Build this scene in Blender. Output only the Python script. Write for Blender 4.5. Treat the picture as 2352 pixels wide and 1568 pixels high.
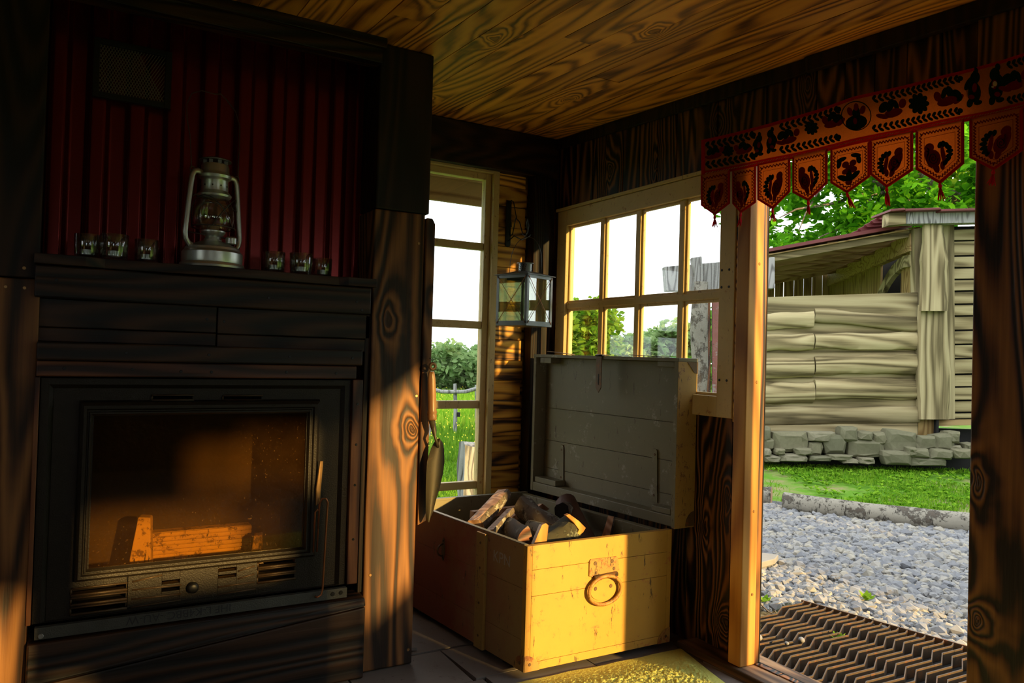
import bpy, math, random
from mathutils import Vector, Matrix, noise as mnoise
PI = math.pi
R = random.Random(7)
for o in list(bpy.data.objects): bpy.data.objects.remove(o)
scn = bpy.context.scene
COL = scn.collection

# ------------------------------------------------------------------ camera
W, H, F = 2352, 1568, 1761.4
XA = Vector((0.86362854, -0.03312861, -0.503039))
YA = Vector((-0.50332926, -0.00049057, -0.86409456))
ZA = Vector((0.02837947, 0.99945098, -0.01709827))
RW = Matrix((XA, YA, ZA))                      # camera axes -> world
CAM = Vector((0, 0, 1.2))
cd = bpy.data.cameras.new('camera'); cam = bpy.data.objects.new('camera', cd); COL.objects.link(cam)
cd.sensor_width = 36; cd.lens = F / W * 36; cd.clip_start = 0.02; cd.clip_end = 400
cam.matrix_world = Matrix.Translation(CAM) @ RW.to_4x4()
scn.camera = cam
# ------------------------------------------------------------------ light
w = bpy.data.worlds.new('sky'); scn.world = w; w.use_nodes = True
bg = w.node_tree.nodes['Background']
bg.inputs[0].default_value = (0.93, 0.98, 1.0, 1); bg.inputs[1].default_value = 3.0
sd = bpy.data.lights.new('sun', 'SUN'); sun = bpy.data.objects.new('sun', sd); COL.objects.link(sun)
sd.energy = 11.0; sd.color = (1.0, 0.64, 0.20); sd.angle = math.radians(1.2)
SUNDIR = Vector((-0.27, 1.0, -0.215)).normalized()
sun.rotation_euler = SUNDIR.to_track_quat('-Z', 'Y').to_euler()
vs = scn.view_settings
scn.display_settings.display_device = 'sRGB'
vs.view_transform = 'Standard'; vs.look = 'None'; vs.gamma = 1; vs.exposure = 0; vs.use_curve_mapping = False

# ------------------------------------------------------------------ measuring
def ray(u, v): return RW @ Vector((u - W/2, -(v - H/2), -F))
def P(u, v, ax, val):
    r = ray(u, v); i = 'xyz'.index(ax); t = (val - CAM[i]) / r[i]; return CAM + r * t
FW = RW @ Vector((0, 0, -1))
RIGHT = Vector((FW.y, -FW.x, 0)).normalized(); FH = Vector((FW.x, FW.y, 0)).normalized()
def Q(u, v, D):                                  # point on an upright plane D metres off, facing the room
    r = ray(u, v); t = D / r.dot(FH); return CAM + r * t
def A(x, z, y): k = y / 2.75; return x * k, 1.2 + (z - 1.2) * k

# ------------------------------------------------------------------ materials
def srgb(r, g, b):
    f = lambda c: (c/255/12.92 if c/255 <= .04045 else ((c/255 + .055)/1.055)**2.4); return (f(r), f(g), f(b))
class N:
    def __init__(s, name):
        s.m = bpy.data.materials.new(name); s.m.use_nodes = True; s.t = s.m.node_tree; s.t.nodes.clear()
        s.out = s.n('ShaderNodeOutputMaterial')
    def n(s, k, **kw):
        x = s.t.nodes.new(k)
        for a, b in kw.items(): setattr(x, a, b)
        return x
    def l(s, a, b): s.t.links.new(a, b)
    def set(s, sock, v):
        if isinstance(v, bpy.types.NodeSocket): s.l(v, sock)
        elif isinstance(v, (tuple, list)) and len(v) == 3 and sock.type == 'RGBA': sock.default_value = (*v, 1)
        else: sock.default_value = v
    def math(s, op, a, b=0.0, c=0.0):
        x = s.n('ShaderNodeMath', operation=op)
        for i, v in enumerate((a, b, c)): s.set(x.inputs[i], v)
        return x.outputs[0]
    def vmul(s, v, k):
        x = s.n('ShaderNodeVectorMath', operation='MULTIPLY'); s.l(v, x.inputs[0]); s.set(x.inputs[1], k); return x.outputs[0]
    def vadd(s, v, k):
        x = s.n('ShaderNodeVectorMath', operation='ADD'); s.l(v, x.inputs[0]); s.set(x.inputs[1], k); return x.outputs[0]
    def noise(s, v, scale, detail=3, rough=.5, dist=0.0):
        x = s.n('ShaderNodeTexNoise'); s.l(v, x.inputs['Vector']); x.inputs['Scale'].default_value = scale
        x.inputs['Detail'].default_value = detail; x.inputs['Roughness'].default_value = rough; x.inputs['Distortion'].default_value = dist
        return x.outputs[0]
    def ramp(s, f, stops, interp='LINEAR'):
        x = s.n('ShaderNodeValToRGB'); s.l(f, x.inputs[0]); e = x.color_ramp.elements; x.color_ramp.interpolation = interp
        while len(e) < len(stops): e.new(0.5)
        for i, (p, c) in enumerate(stops): e[i].position = p; e[i].color = (*c, 1) if len(c) == 3 else c
        return x.outputs[0]
    def mix(s, f, a, b, mode='MIX'):
        x = s.n('ShaderNodeMix', data_type='RGBA', blend_type=mode)
        s.set(x.inputs[0], f); s.set(x.inputs[6], a); s.set(x.inputs[7], b); return x.outputs[2]
    def coord(s): return s.n('ShaderNodeTexCoord').outputs['Object']
    def island(s): return s.n('ShaderNodeNewGeometry').outputs['Random Per Island']
    def objrand(s): return s.n('ShaderNodeObjectInfo').outputs['Random']
    def bump(s, h, strength=.3, dist=.01):
        x = s.n('ShaderNodeBump'); s.l(h, x.inputs['Height']); x.inputs['Strength'].default_value = strength
        x.inputs['Distance'].default_value = dist; return x.outputs[0]
    def bsdf(s, col, rough=.6, metal=0.0, normal=None, spec=.5, **kw):
        x = s.n('ShaderNodeBsdfPrincipled'); s.set(x.inputs['Base Color'], col); s.set(x.inputs['Roughness'], rough)
        s.set(x.inputs['Metallic'], metal); x.inputs['Specular IOR Level'].default_value = spec
        if normal: s.l(normal, x.inputs['Normal'])
        for k, v in kw.items(): s.set(x.inputs[k.replace('_', ' ')], v)
        s.l(x.outputs[0], s.out.inputs[0]); return x
SW = {'x': (.10, 1, 1), 'y': (1, .10, 1), 'z': (1, 1, .10)}
def wood(name, dark, mid, light, axis='y', rings=9, scale=3.2, rough=.55, bump=.35, burn=.5, tint=.25, pos=(.15, .45, .8), spec=.4, streak=60, knots=()):
    """pine or oak board: contour-line grain, burned late wood, each board with its own figure"""
    n = N(name); isl = n.island(); c = n.coord()
    off = n.n('ShaderNodeCombineXYZ')
    n.l(n.math('MULTIPLY', isl, 37.0), off.inputs[0]); n.l(n.math('MULTIPLY', isl, 91.0), off.inputs[1]); n.l(n.math('MULTIPLY', isl, 53.0), off.inputs[2])
    v = n.vadd(n.vmul(c, SW[axis]), off.outputs[0])
    big = n.noise(v, scale, 2.2, .4, .3)
    core = None; cw = c
    if knots:
        dn = n.n('ShaderNodeTexNoise'); n.l(c, dn.inputs['Vector']); dn.inputs['Scale'].default_value = 7; dn.inputs['Detail'].default_value = 2
        cw = n.vadd(c, n.vmul(n.vadd(dn.outputs['Color'], (-.5, -.5, -.5)), (.10, .10, .10)))
    for kx, ky, kz, s1, s2, s3, amp in knots:
        sv_ = n.vmul(n.vadd(cw, (-kx, -ky, -kz)), (1/s1, 1/s2, 1/s3)); dt = n.n('ShaderNodeVectorMath', operation='DOT_PRODUCT'); n.l(sv_, dt.inputs[0]); n.l(sv_, dt.inputs[1])
        g0 = n.math('DIVIDE', 1.0, n.math('ADD', n.math('POWER', dt.outputs['Value'], .8), 1.0))
        big = n.math('ADD', big, n.math('MULTIPLY', g0, amp*.62)); k1 = n.math('GREATER_THAN', n.math('EXPONENT', n.math('MULTIPLY', dt.outputs['Value'], -6.0)), .35)
        core = k1 if core is None else n.math('MAXIMUM', core, k1)
    band = n.math('SINE', n.math('MULTIPLY', big, rings * 16.0))
    band = n.math('MULTIPLY_ADD', band, .5, .5)
    k = {'x': (.03, 1, 1), 'y': (1, .03, 1), 'z': (1, 1, .03)}[axis]
    fine = n.noise(n.vadd(n.vmul(c, k), off.outputs[0]), streak, 3, .6)
    blot = n.noise(v, 2.6, 4, .6)
    f = n.math('ADD', n.math('MULTIPLY', band, .62), n.math('MULTIPLY', fine, .5))
    f = n.math('ADD', f, n.math('MULTIPLY_ADD', blot, burn, -burn*.5 - .05))
    col = n.ramp(f, [(pos[0], dark), (pos[1], mid), (pos[2], light)])
    if core is not None: col = n.mix(n.math('MULTIPLY', core, .75), col, tuple(.5*a + .25*b for a, b in zip(dark, mid)))
    br = n.math('MULTIPLY_ADD', isl, tint*2, 1 - tint)
    g = n.n('ShaderNodeCombineColor'); [n.l(br, g.inputs[i]) for i in range(3)]
    col = n.mix(1.0, col, g.outputs[0], 'MULTIPLY')
    n.bsdf(col, n.math('MULTIPLY_ADD', fine, .25, rough - .12), normal=n.bump(f, bump, .006), spec=spec); return n.m
def plain(name, col, rough=.6, metal=0.0, var=.25, vscale=8, bump=.1, bscale=60, spec=.5, **kw):
    n = N(name); c = n.coord(); a = n.noise(c, vscale, 5, .65)
    cc = n.mix(a, tuple(x*(1-var) for x in col), tuple(min(1, x*(1+var)) for x in col))
    n.bsdf(cc, rough, metal, normal=n.bump(n.noise(c, bscale, 4), bump, .004), spec=spec, **kw); return n.m
def worn(name, col, under, rust, rough=.55, metal=0.0, amt=.5, wscale=14, gscale=5, rough2=.8, bump=.2):
    """paint or metal with chips, scratches and grime"""
    n = N(name); c = n.coord()
    g = n.noise(c, gscale, 6, .7)
    base = n.mix(n.math('MULTIPLY', g, .9), tuple(x*1.12 for x in col), tuple(x*.68 for x in col))
    ch = n.noise(c, wscale, 10, .82)
    m1 = n.ramp(ch, [(.595 - amt*.06, (0, 0, 0)), (.63 - amt*.06, (1, 1, 1))])
    base = n.mix(m1, base, under)
    sc = n.noise(n.vmul(c, (1, 1, .22)), wscale*3.1, 6, .75)
    m2 = n.ramp(sc, [(.63 - amt*.04, (0, 0, 0)), (.665 - amt*.04, (1, 1, 1))])
    base = n.mix(m2, base, rust)
    n.bsdf(base, rough, metal, normal=n.bump(n.math('SUBTRACT', ch, m1), bump, .003)); return n.m
M = {}
M['ceil'] = wood('ceiling_pine', (.13,.042,.005), (.66,.25,.022), (.92,.40,.045), 'y', 9, 3.0, .5, .3, .35, .22, (.12,.42,.85), knots=((1.42, 3.35, 2.39, .03, .07, 1, .4), (1.95, 2.9, 2.37, .025, .06, 1, .4), (1.72, 2.05, 2.33, .03, .08, 1, .4), (1.33, 2.45, 2.35, .03, .09, 1, .4), (1.55, 1.55, 2.3, .03, .08, 1, .4), (1.0, 2.2, 2.34, .03, .08, 1, .4)))
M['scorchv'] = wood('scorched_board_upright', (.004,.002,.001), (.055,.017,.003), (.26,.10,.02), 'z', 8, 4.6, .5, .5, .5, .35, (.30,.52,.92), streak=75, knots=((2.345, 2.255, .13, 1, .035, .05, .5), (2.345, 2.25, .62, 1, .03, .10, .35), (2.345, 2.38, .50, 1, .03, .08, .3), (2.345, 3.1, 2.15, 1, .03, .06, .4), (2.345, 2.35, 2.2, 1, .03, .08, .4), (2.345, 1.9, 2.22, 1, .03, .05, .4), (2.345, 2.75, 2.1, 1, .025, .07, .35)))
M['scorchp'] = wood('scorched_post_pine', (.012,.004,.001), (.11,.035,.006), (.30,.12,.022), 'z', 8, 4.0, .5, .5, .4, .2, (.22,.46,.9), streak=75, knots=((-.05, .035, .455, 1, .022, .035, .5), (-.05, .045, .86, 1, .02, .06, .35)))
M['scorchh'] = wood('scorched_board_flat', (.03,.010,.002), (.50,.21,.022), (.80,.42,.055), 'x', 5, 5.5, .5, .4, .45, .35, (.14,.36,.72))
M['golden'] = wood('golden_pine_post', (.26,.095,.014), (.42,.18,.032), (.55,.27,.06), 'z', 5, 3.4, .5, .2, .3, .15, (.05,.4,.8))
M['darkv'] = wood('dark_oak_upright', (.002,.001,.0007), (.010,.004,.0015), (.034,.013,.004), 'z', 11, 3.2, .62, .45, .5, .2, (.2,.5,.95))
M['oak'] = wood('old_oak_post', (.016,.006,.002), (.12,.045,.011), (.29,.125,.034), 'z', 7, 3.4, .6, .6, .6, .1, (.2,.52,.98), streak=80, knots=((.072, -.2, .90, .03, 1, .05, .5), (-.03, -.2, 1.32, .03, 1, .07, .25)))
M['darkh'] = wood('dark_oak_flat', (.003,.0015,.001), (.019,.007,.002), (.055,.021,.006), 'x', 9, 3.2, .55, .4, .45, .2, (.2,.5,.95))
M['redwood'] = wood('reddish_board', (.018,.005,.002), (.085,.026,.010), (.18,.062,.022), 'x', 8, 4, .5, .4, .5, .2, (.2,.5,.95))
M['redwoodv'] = wood('reddish_board_upright', (.018,.005,.002), (.10,.028,.010), (.24,.09,.028), 'z', 8, 4, .5, .4, .5, .2, (.2,.5,.95))
M['sill'] = wood('weathered_sill', (.03,.015,.006), (.16,.085,.04), (.30,.18,.09), 'y', 6, 4, .7, .4, .5, .3)
M['weather'] = wood('weathered_plank', (.075,.058,.026), (.26,.205,.105), (.40,.335,.185), 'x', 3, 3.0, .8, .4, .5, .18, (.1,.45,.9), .2)
M['weatherv'] = wood('weathered_upright', (.085,.065,.03), (.28,.225,.12), (.42,.35,.20), 'z', 3, 3.0, .8, .5, .5, .15, (.1,.45,.9), .2)
M['newwood'] = wood('fresh_rafter_wood', (0.1364,0.0682,0.0248), (0.2852,0.1736,0.0744), (0.3844,0.2604,0.124), 'x', 6, 3, .7, .2, .4, .15, (0.062,0.279,0.558), .2)
M['newwoodv'] = wood('slat_wood', (0.084,0.045,0.012), (0.204,0.126,0.042), (0.3,0.204,0.078), 'z', 6, 3, .7, .2, .5, .3, (0.06,0.27,0.54), .2)
M['greywood'] = wood('grey_old_wood', (0.06,0.057,0.054), (0.192,0.186,0.18), (0.33,0.324,0.312), 'z', 5, 6, .85, .7, .7, .1, (0.09,0.3,0.51), .2)
M['cutwood'] = wood('split_wood', (.26,.12,.06), (.48,.26,.15), (.66,.42,.28), 'z', 7, 5, .7, .3, .3, .2, (.05,.45,.9), .3)
M['cream'] = worn('cream_window_paint', (.70,.50,.20), (.42,.20,.07), (.12,.06,.02), amt=.1, wscale=22, gscale=4)
M['yellow'] = worn('yellow_chest_paint', (.50,.275,.040), (.40,.15,.035), (.09,.05,.015), amt=.45, wscale=12, gscale=3, rough=.5)
M['ochre'] = worn('ochre_rim_paint', (.40,.24,.06), (.16,.07,.03), (.09,.05,.02), amt=.7, wscale=16)
M['olive'] = worn('olive_grey_paint', (.185,.160,.088), (.30,.28,.21), (.07,.045,.02), amt=.25, wscale=11, gscale=3)
M['rust'] = worn('rusty_steel', (.14,.08,.038), (.22,.08,.025), (.035,.022,.014), amt=.9, wscale=18, metal=.3, rough=.55)
M['gratesteel'] = worn('brown_grate_steel', (.085,.055,.032), (.14,.06,.022), (.03,.02,.013), amt=.8, wscale=18, metal=.3, rough=.55)
M['rustpaint'] = worn('painted_rusty_steel', (.40,.22,.05), (.26,.085,.02), (.07,.035,.015), amt=1.3, wscale=22, rough=.5)
M['iron'] = plain('cast_iron', (.016,.011,.006), .5, .2, .4, 25, .35, 220, .35)
M['ironwarm'] = plain('worn_iron_strip', (.06,.034,.014), .5, .35, .5, 12, .3, 160)
M['black'] = plain('blackened_steel', (.010,.010,.010), .42, .4, .3, 8, .1)
M['soot'] = plain('sooty_firebrick', (.016,.008,.003), .9, 0, .6, 9, .5, 50)
M['brick'] = worn('firebrick', (.34,.205,.055), (.10,.055,.02), (.03,.018,.008), amt=1.0, wscale=16, rough=.85, bump=.5)
M['ash'] = plain('pale_ash', (.34,.21,.10), .95, 0, .4, 40, .6, 120)
M['gal'] = plain('galvanised_strip', (.075,.075,.065), .55, .5, .5, 6, .4, 260)
M['ink'] = plain('dark_ink', (.02,.02,.022), .7, 0, .1)
M['tin'] = plain('lantern_tin', (.58,.60,.55), .36, .9, .15, 20, .05, 80)
M['pewter'] = plain('pewter_grey_metal', (.17,.18,.17), .38, .7, .15, 20, .05)
M['wire'] = plain('dark_wire', (.06,.055,.05), .4, .7, .1)
M['copper'] = plain('coppery_wire', (.35,.13,.05), .35, .8, .15)
M['brass'] = plain('brass_screw', (.35,.20,.08), .4, .8, .2)
M['redsheet'] = plain('red_corrugated_steel', (.15,.008,.006), .26, .7, .15, 3, .05, 40, .6)
M['wax'] = plain('white_wax', (.75,.75,.72), .5, 0, .04)
M['alu'] = plain('tealight_cup', (.6,.6,.6), .3, .9, .05)
M['handlewood'] = wood('turned_handle_wood', (.10,.045,.015), (.24,.12,.045), (.34,.19,.08), 'z', 5, 9, .35, .1)
M['trowel'] = worn('old_trowel_steel', (.075,.062,.035), (.11,.06,.03), (.03,.02,.01), amt=.4, wscale=25, metal=.4, rough=.45)
M['stone'] = worn('paving_slab', (.155,.13,.115), (.11,.085,.07), (.05,.04,.03), amt=.2, wscale=9, gscale=4, rough=.75)
M['lead'] = plain('hook_steel', (.16,.13,.10), .5, .6, .3)
M['bark'] = worn('rough_bark', (.13,.095,.07), (.36,.33,.28), (.04,.03,.02), amt=1.2, wscale=13, gscale=6, rough=.9, bump=.8)
M['barkbirch'] = worn('pale_birch_bark', (.25,.23,.185), (.07,.055,.04), (.035,.028,.02), amt=1.3, wscale=7, gscale=5, rough=.85, bump=1.0)
M['barkmoss'] = worn('mossy_bark', (.045,.042,.026), (.14,.15,.11), (.02,.02,.01), amt=.8, wscale=11, rough=.9, bump=.8)
M['barkred'] = plain('red_brown_bark', (.115,.055,.04), .7, 0, .4, 10, .5, 70)
M['voidshade'] = plain('void_shade', (.004,.003,.003), .9, 0, .1)  # near-black that stands in for shade in gaps, hollows and openings
def glassm(name, tint=(1, 1, 1), gloss=.06, dirt=.03, rough=.01, dcol=(.6,.6,.6), power=5.0):
    n = N(name); t = n.n('ShaderNodeBsdfTransparent'); t.inputs[0].default_value = (*tint, 1)
    g = n.n('ShaderNodeBsdfGlossy'); g.inputs['Roughness'].default_value = rough
    d = n.n('ShaderNodeBsdfDiffuse'); d.inputs[0].default_value = (*dcol, 1)
    lw = n.n('ShaderNodeLayerWeight'); lw.inputs[0].default_value = .5
    fr = n.math('MULTIPLY_ADD', n.math('POWER', lw.outputs['Facing'], power), 1 - gloss, gloss)
    m1 = n.n('ShaderNodeMixShader'); n.l(fr, m1.inputs[0]); n.l(t.outputs[0], m1.inputs[1]); n.l(g.outputs[0], m1.inputs[2])
    a = n.noise(n.coord(), 9, 8, .75); sp = n.noise(n.coord(), 160, 2, .5)
    f = n.math('ADD', n.math('MULTIPLY', a, dirt), n.math('MULTIPLY', n.math('GREATER_THAN', sp, .70), dirt*4))
    m2 = n.n('ShaderNodeMixShader'); n.l(f, m2.inputs[0]); n.l(m1.outputs[0], m2.inputs[1]); n.l(d.outputs[0], m2.inputs[2])
    n.l(m2.outputs[0], n.out.inputs[0]); return n.m
M['pane'] = glassm('window_glass', (.97,.98,.98), .04, .05)
M['dirtypane'] = glassm('dusty_window_glass', (.95,.96,.96), .04, .16)
M['lampglass'] = glassm('lantern_glass', (.93,.94,.92), .08, .02, .02, power=2.6)
M['lantpane'] = glassm('lantern_pane', (.86,.92,.74), .30, .03)
M['cupglass'] = glassm('thick_clear_glass', (.80,.83,.81), .10, .02, .03, power=1.8)
M['stoveglass'] = glassm('sooty_stove_glass', (.90,.78,.52), .04, .042, .03, (.30,.15,.05))
def leafm(name, col, col2, trans=.45):
    n = N(name); i = n.island(); cc = n.mix(i, col, col2)
    d = n.n('ShaderNodeBsdfDiffuse'); n.l(cc, d.inputs[0]); t = n.n('ShaderNodeBsdfTranslucent'); n.l(cc, t.inputs[0])
    m = n.n('ShaderNodeMixShader'); m.inputs[0].default_value = trans; n.l(d.outputs[0], m.inputs[1]); n.l(t.outputs[0], m.inputs[2])
    n.l(m.outputs[0], n.out.inputs[0]); return n.m
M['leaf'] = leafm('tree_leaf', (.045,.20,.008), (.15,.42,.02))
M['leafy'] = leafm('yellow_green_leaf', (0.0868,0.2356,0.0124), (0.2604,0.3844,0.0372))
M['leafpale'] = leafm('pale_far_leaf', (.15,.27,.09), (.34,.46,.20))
M['grass'] = leafm('grass_blade', (.07,.21,.01), (.22,.38,.03), .3)
M['meadow'] = leafm('meadow_blade', (.18,.42,.02), (.42,.56,.05), .3)
def ground(name, a, b, c, scale=6):
    n = N(name); v = n.coord(); f = n.noise(v, scale, 8, .7)
    n.bsdf(n.ramp(f, [(.35, a), (.5, b), (.65, c)]), .95, normal=n.bump(n.noise(v, 60, 4), .6, .01), spec=.1); return n.m
M['lawn'] = ground('lawn_ground', (0.06,0.156,0.009), (0.096,0.216,0.018), (0.24,0.192,0.102), 1.6)
M['soil'] = ground('dry_straw_soil', (.10,.06,.025), (.22,.15,.06), (.36,.26,.12), 14)
M['gravelbase'] = ground('gravel_bed', (0.06,0.06,0.066), (0.102,0.102,0.108), (0.156,0.15,0.144), 20)
def stonem(name, a, b, c):
    n = N(name); i = n.island(); v = n.coord(); f = n.noise(v, 26, 5, .7)
    col = n.ramp(i, [(0, a), (.55, b), (1, c)])
    col = n.mix(n.math('MULTIPLY', f, .8), col, tuple(x*.45 for x in b)); n.bsdf(col, .85, normal=n.bump(f, .4, .006), spec=.2); return n.m
M['gravel'] = stonem('crushed_limestone', (.18,.19,.22), (.28,.28,.285), (.42,.38,.30))
M['fieldstone'] = stonem('field_stone', (.135,.135,.085), (.20,.185,.115), (.27,.245,.175))
def cloth(name, col, trans=.5, rough=.9):
    n = N(name); v = n.coord(); f = n.noise(v, 240, 2); cc = n.mix(f, tuple(x*.8 for x in col), tuple(min(1, x*1.15) for x in col))
    d = n.n('ShaderNodeBsdfDiffuse'); n.l(cc, d.inputs[0]); t = n.n('ShaderNodeBsdfTranslucent'); n.l(cc, t.inputs[0])
    m = n.n('ShaderNodeMixShader'); m.inputs[0].default_value = trans; n.l(d.outputs[0], m.inputs[1]); n.l(t.outputs[0], m.inputs[2])
    n.l(m.outputs[0], n.out.inputs[0]); return n.m
M['cotton'] = cloth('orange_cotton', (.70,.27,.065), .72)
M['redcloth'] = cloth('red_binding', (.62,.02,.012), .5)
M['redthread'] = cloth('dark_red_thread', (.20,.008,.006), .12)
M['greenthread'] = cloth('dark_green_thread', (.010,.020,.010), .03)
M['gold'] = plain('gold_braid', (.5,.36,.08), .35, .8, .3, 200)
M['rug'] = plain('yellow_green_rug', (.50,.50,.13), .95, 0, .3, 120, .9, 180, .1)
M['tassel'] = cloth('pink_red_tassel', (.75,.03,.05), .4)
M['concrete'] = plain('flagstone', (0.224,0.21,0.182), .85, 0, .2, 12, .3, 40)
M['redroof'] = plain('red_corrugated_roof', (0.12,0.018,0.018), .6, 0, .3, 4, .1)

# ------------------------------------------------------------------ mesh builder
ORG = {}
class MB:
    def __init__(s): s.v = []; s.f = []; s.mi = []; s.cur = 0
    def add(s, vs, fs):
        b = len(s.v); s.v += [tuple(p) for p in vs]; s.f += [tuple(b + i for i in f) for f in fs]; s.mi += [s.cur]*len(fs); return s
    def box(s, x0, x1, y0, y1, z0, z1):
        return s.hexa([(x0,y0,z0),(x1,y0,z0),(x1,y1,z0),(x0,y1,z0)], [(x0,y0,z1),(x1,y0,z1),(x1,y1,z1),(x0,y1,z1)])
    def hexa(s, lo, hi):
        return s.add(list(lo) + list(hi), [(3,2,1,0),(4,5,6,7),(0,1,5,4),(1,2,6,5),(2,3,7,6),(3,0,4,7)])
    def prism(s, poly, d):                       # polygon extruded by vector d
        d = Vector(d); n = len(poly); lo = [Vector(p) for p in poly]; hi = [p + d for p in lo]
        return s.add(lo + hi, [tuple(range(n))[::-1], tuple(range(n, 2*n))] + [(i, (i+1) % n, n + (i+1) % n, n + i) for i in range(n)])
    def tube(s, pts, r, n=8, caps=True, closed=False):
        pts = [Vector(p) for p in pts]; k = len(pts); rr = r if isinstance(r, (list, tuple)) else [r]*k
        vs = []; up = None
        for i, p in enumerate(pts):
            if closed: t = pts[(i+1) % k] - pts[i-1]
            else: t = pts[min(i+1, k-1)] - pts[max(i-1, 0)]
            t = t.normalized() if t.length > 1e-9 else Vector((0, 0, 1))
            if up is None: up = t.orthogonal().normalized()
            up = (up - t*up.dot(t)); up = up.normalized() if up.length > 1e-6 else t.orthogonal().normalized()
            b = t.cross(up)
            for j in range(n):
                a = 2*PI*j/n; vs.append(p + (up*math.cos(a) + b*math.sin(a))*rr[i])
        fs = []
        for i in range(k if closed else k-1):
            for j in range(n):
                a = i*n + j; b2 = i*n + (j+1) % n; c = ((i+1) % k)*n
                fs.append((a, b2, c + (j+1) % n, c + j))
        if caps and not closed: fs += [tuple(range(n))[::-1], tuple((k-1)*n + j for j in range(n))]
        return s.add(vs, fs)
    def lathe(s, prof, c=(0, 0, 0), n=32, cap=False):
        vs = []; fs = []; k = len(prof)
        for r, z in prof:
            for j in range(n):
                a = 2*PI*j/n; vs.append((c[0] + r*math.cos(a), c[1] + r*math.sin(a), c[2] + z))
        for i in range(k-1):
            for j in range(n): fs.append((i*n + j, i*n + (j+1) % n, (i+1)*n + (j+1) % n, (i+1)*n + j))
        if cap: fs += [tuple(range(n))[::-1], tuple((k-1)*n + j for j in range(n))]
        return s.add(vs, fs)
    def build(s, name, mat, parent=None, smooth=False, bevel=0, subsurf=0, org=None, rotz=0):
        o3 = Vector(org) if org is not None else (ORG[parent.name] if parent else Vector((0, 0, 0)))
        me = bpy.data.meshes.new(name)
        vs = [tuple(Vector(p) - o3) for p in s.v]
        if rotz: q = Matrix.Rotation(-rotz, 3, 'Z'); vs = [tuple(q @ Vector(p)) for p in vs]
        me.from_pydata(vs, [], s.f); mats = mat if isinstance(mat, list) else [mat]
        for m in mats: me.materials.append(M[m])
        if len(mats) > 1: me.polygons.foreach_set('material_index', s.mi)
        if smooth: me.polygons.foreach_set('use_smooth', [True]*len(me.polygons))
        me.validate(); me.update()
        o = bpy.data.objects.new(name, me); COL.objects.link(o)
        if parent: o.parent = parent
        else: o.location = o3
        ORG[o.name] = o3
        if rotz: o.rotation_euler.z = rotz
        if bevel:
            b = o.modifiers.new('bevel', 'BEVEL'); b.width = bevel; b.segments = 2; b.limit_method = 'ANGLE'
            b.harden_normals = False
        if subsurf:
            b = o.modifiers.new('sub', 'SUBSURF'); b.levels = subsurf; b.render_levels = subsurf
        return o
def smoothed(o, ang=40):
    for p in o.data.polygons: p.use_smooth = True
    try: o.data.set_sharp_from_angle(angle=math.radians(ang))
    except Exception: pass
    return o
def thing(name, loc, label, cat, group=None):
    o = bpy.data.objects.new(name, None); COL.objects.link(o); o.empty_display_size = .05
    o.location = loc; ORG[o.name] = Vector(loc); return tag(o, label, cat, group)
def tag(o, label, cat, group=None, kind=None):
    o['label'] = label; o['category'] = cat
    if group: o['group'] = group
    if kind: o['kind'] = kind
    return o
def struct(o): o['kind'] = 'structure'; return o
def lerp(a, b, t): return a + (b - a)*t
def copy_tree(o, loc, label, parent=None):
    c = o.copy(); COL.objects.link(c)
    if parent: c.parent = parent
    else: c.location = loc; c['label'] = label
    for ch in list(o.children): copy_tree(ch, None, None, c)
    return c
def screw(mb, p, nrm, r=.006):
    p = Vector(p); n = Vector(nrm).normalized(); a = n.orthogonal().normalized(); b = n.cross(a); k = 10
    vs = [p + n*.002 + (a*math.cos(2*PI*j/k) + b*math.sin(2*PI*j/k))*r*.75 for j in range(k)] + [p - n*.001 + (a*math.cos(2*PI*j/k) + b*math.sin(2*PI*j/k))*r for j in range(k)]
    mb.add(vs, [tuple(range(k))] + [(j, k + j, k + (j+1) % k, (j+1) % k) for j in range(k)])
def screws(parent, pts, nrm, mat='black', name='screw'):
    for q in pts:
        m = MB(); screw(m, q[:3], nrm, q[3] if len(q) > 3 else .006); m.build(name, mat, parent)
def planks_y(mb, x0, x1, y0, y1, zf, th, wmin, wmax, gap=.003, seed=1, cut=1.9):
    """boards running along y under a sloped plane zf(y)"""
    r = random.Random(seed); x = x0
    while x < x1:
        wd = r.uniform(wmin, wmax); xe = min(x + wd, x1); y = y0 - r.uniform(0, cut)
        while y < y1:
            ye = y + r.uniform(cut*.8, cut*1.5); a = max(y, y0); b = min(ye, y1)
            if b - a > .02:
                dz = r.uniform(0, .003)
                mb.hexa([(x, a, zf(a) + dz), (xe - gap, a, zf(a) + dz), (xe - gap, b - gap*.5, zf(b) + dz), (x, b - gap*.5, zf(b) + dz)],
                        [(x, a, zf(a) + th), (xe - gap, a, zf(a) + th), (xe - gap, b, zf(b) + th), (x, b, zf(b) + th)])
            y = ye
        x = xe
CZ = lambda y: 2.235 + .047*y

# ================================================================== THE ROOM
XD, YW, YF = 2.345, 3.62, 2.75
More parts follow.
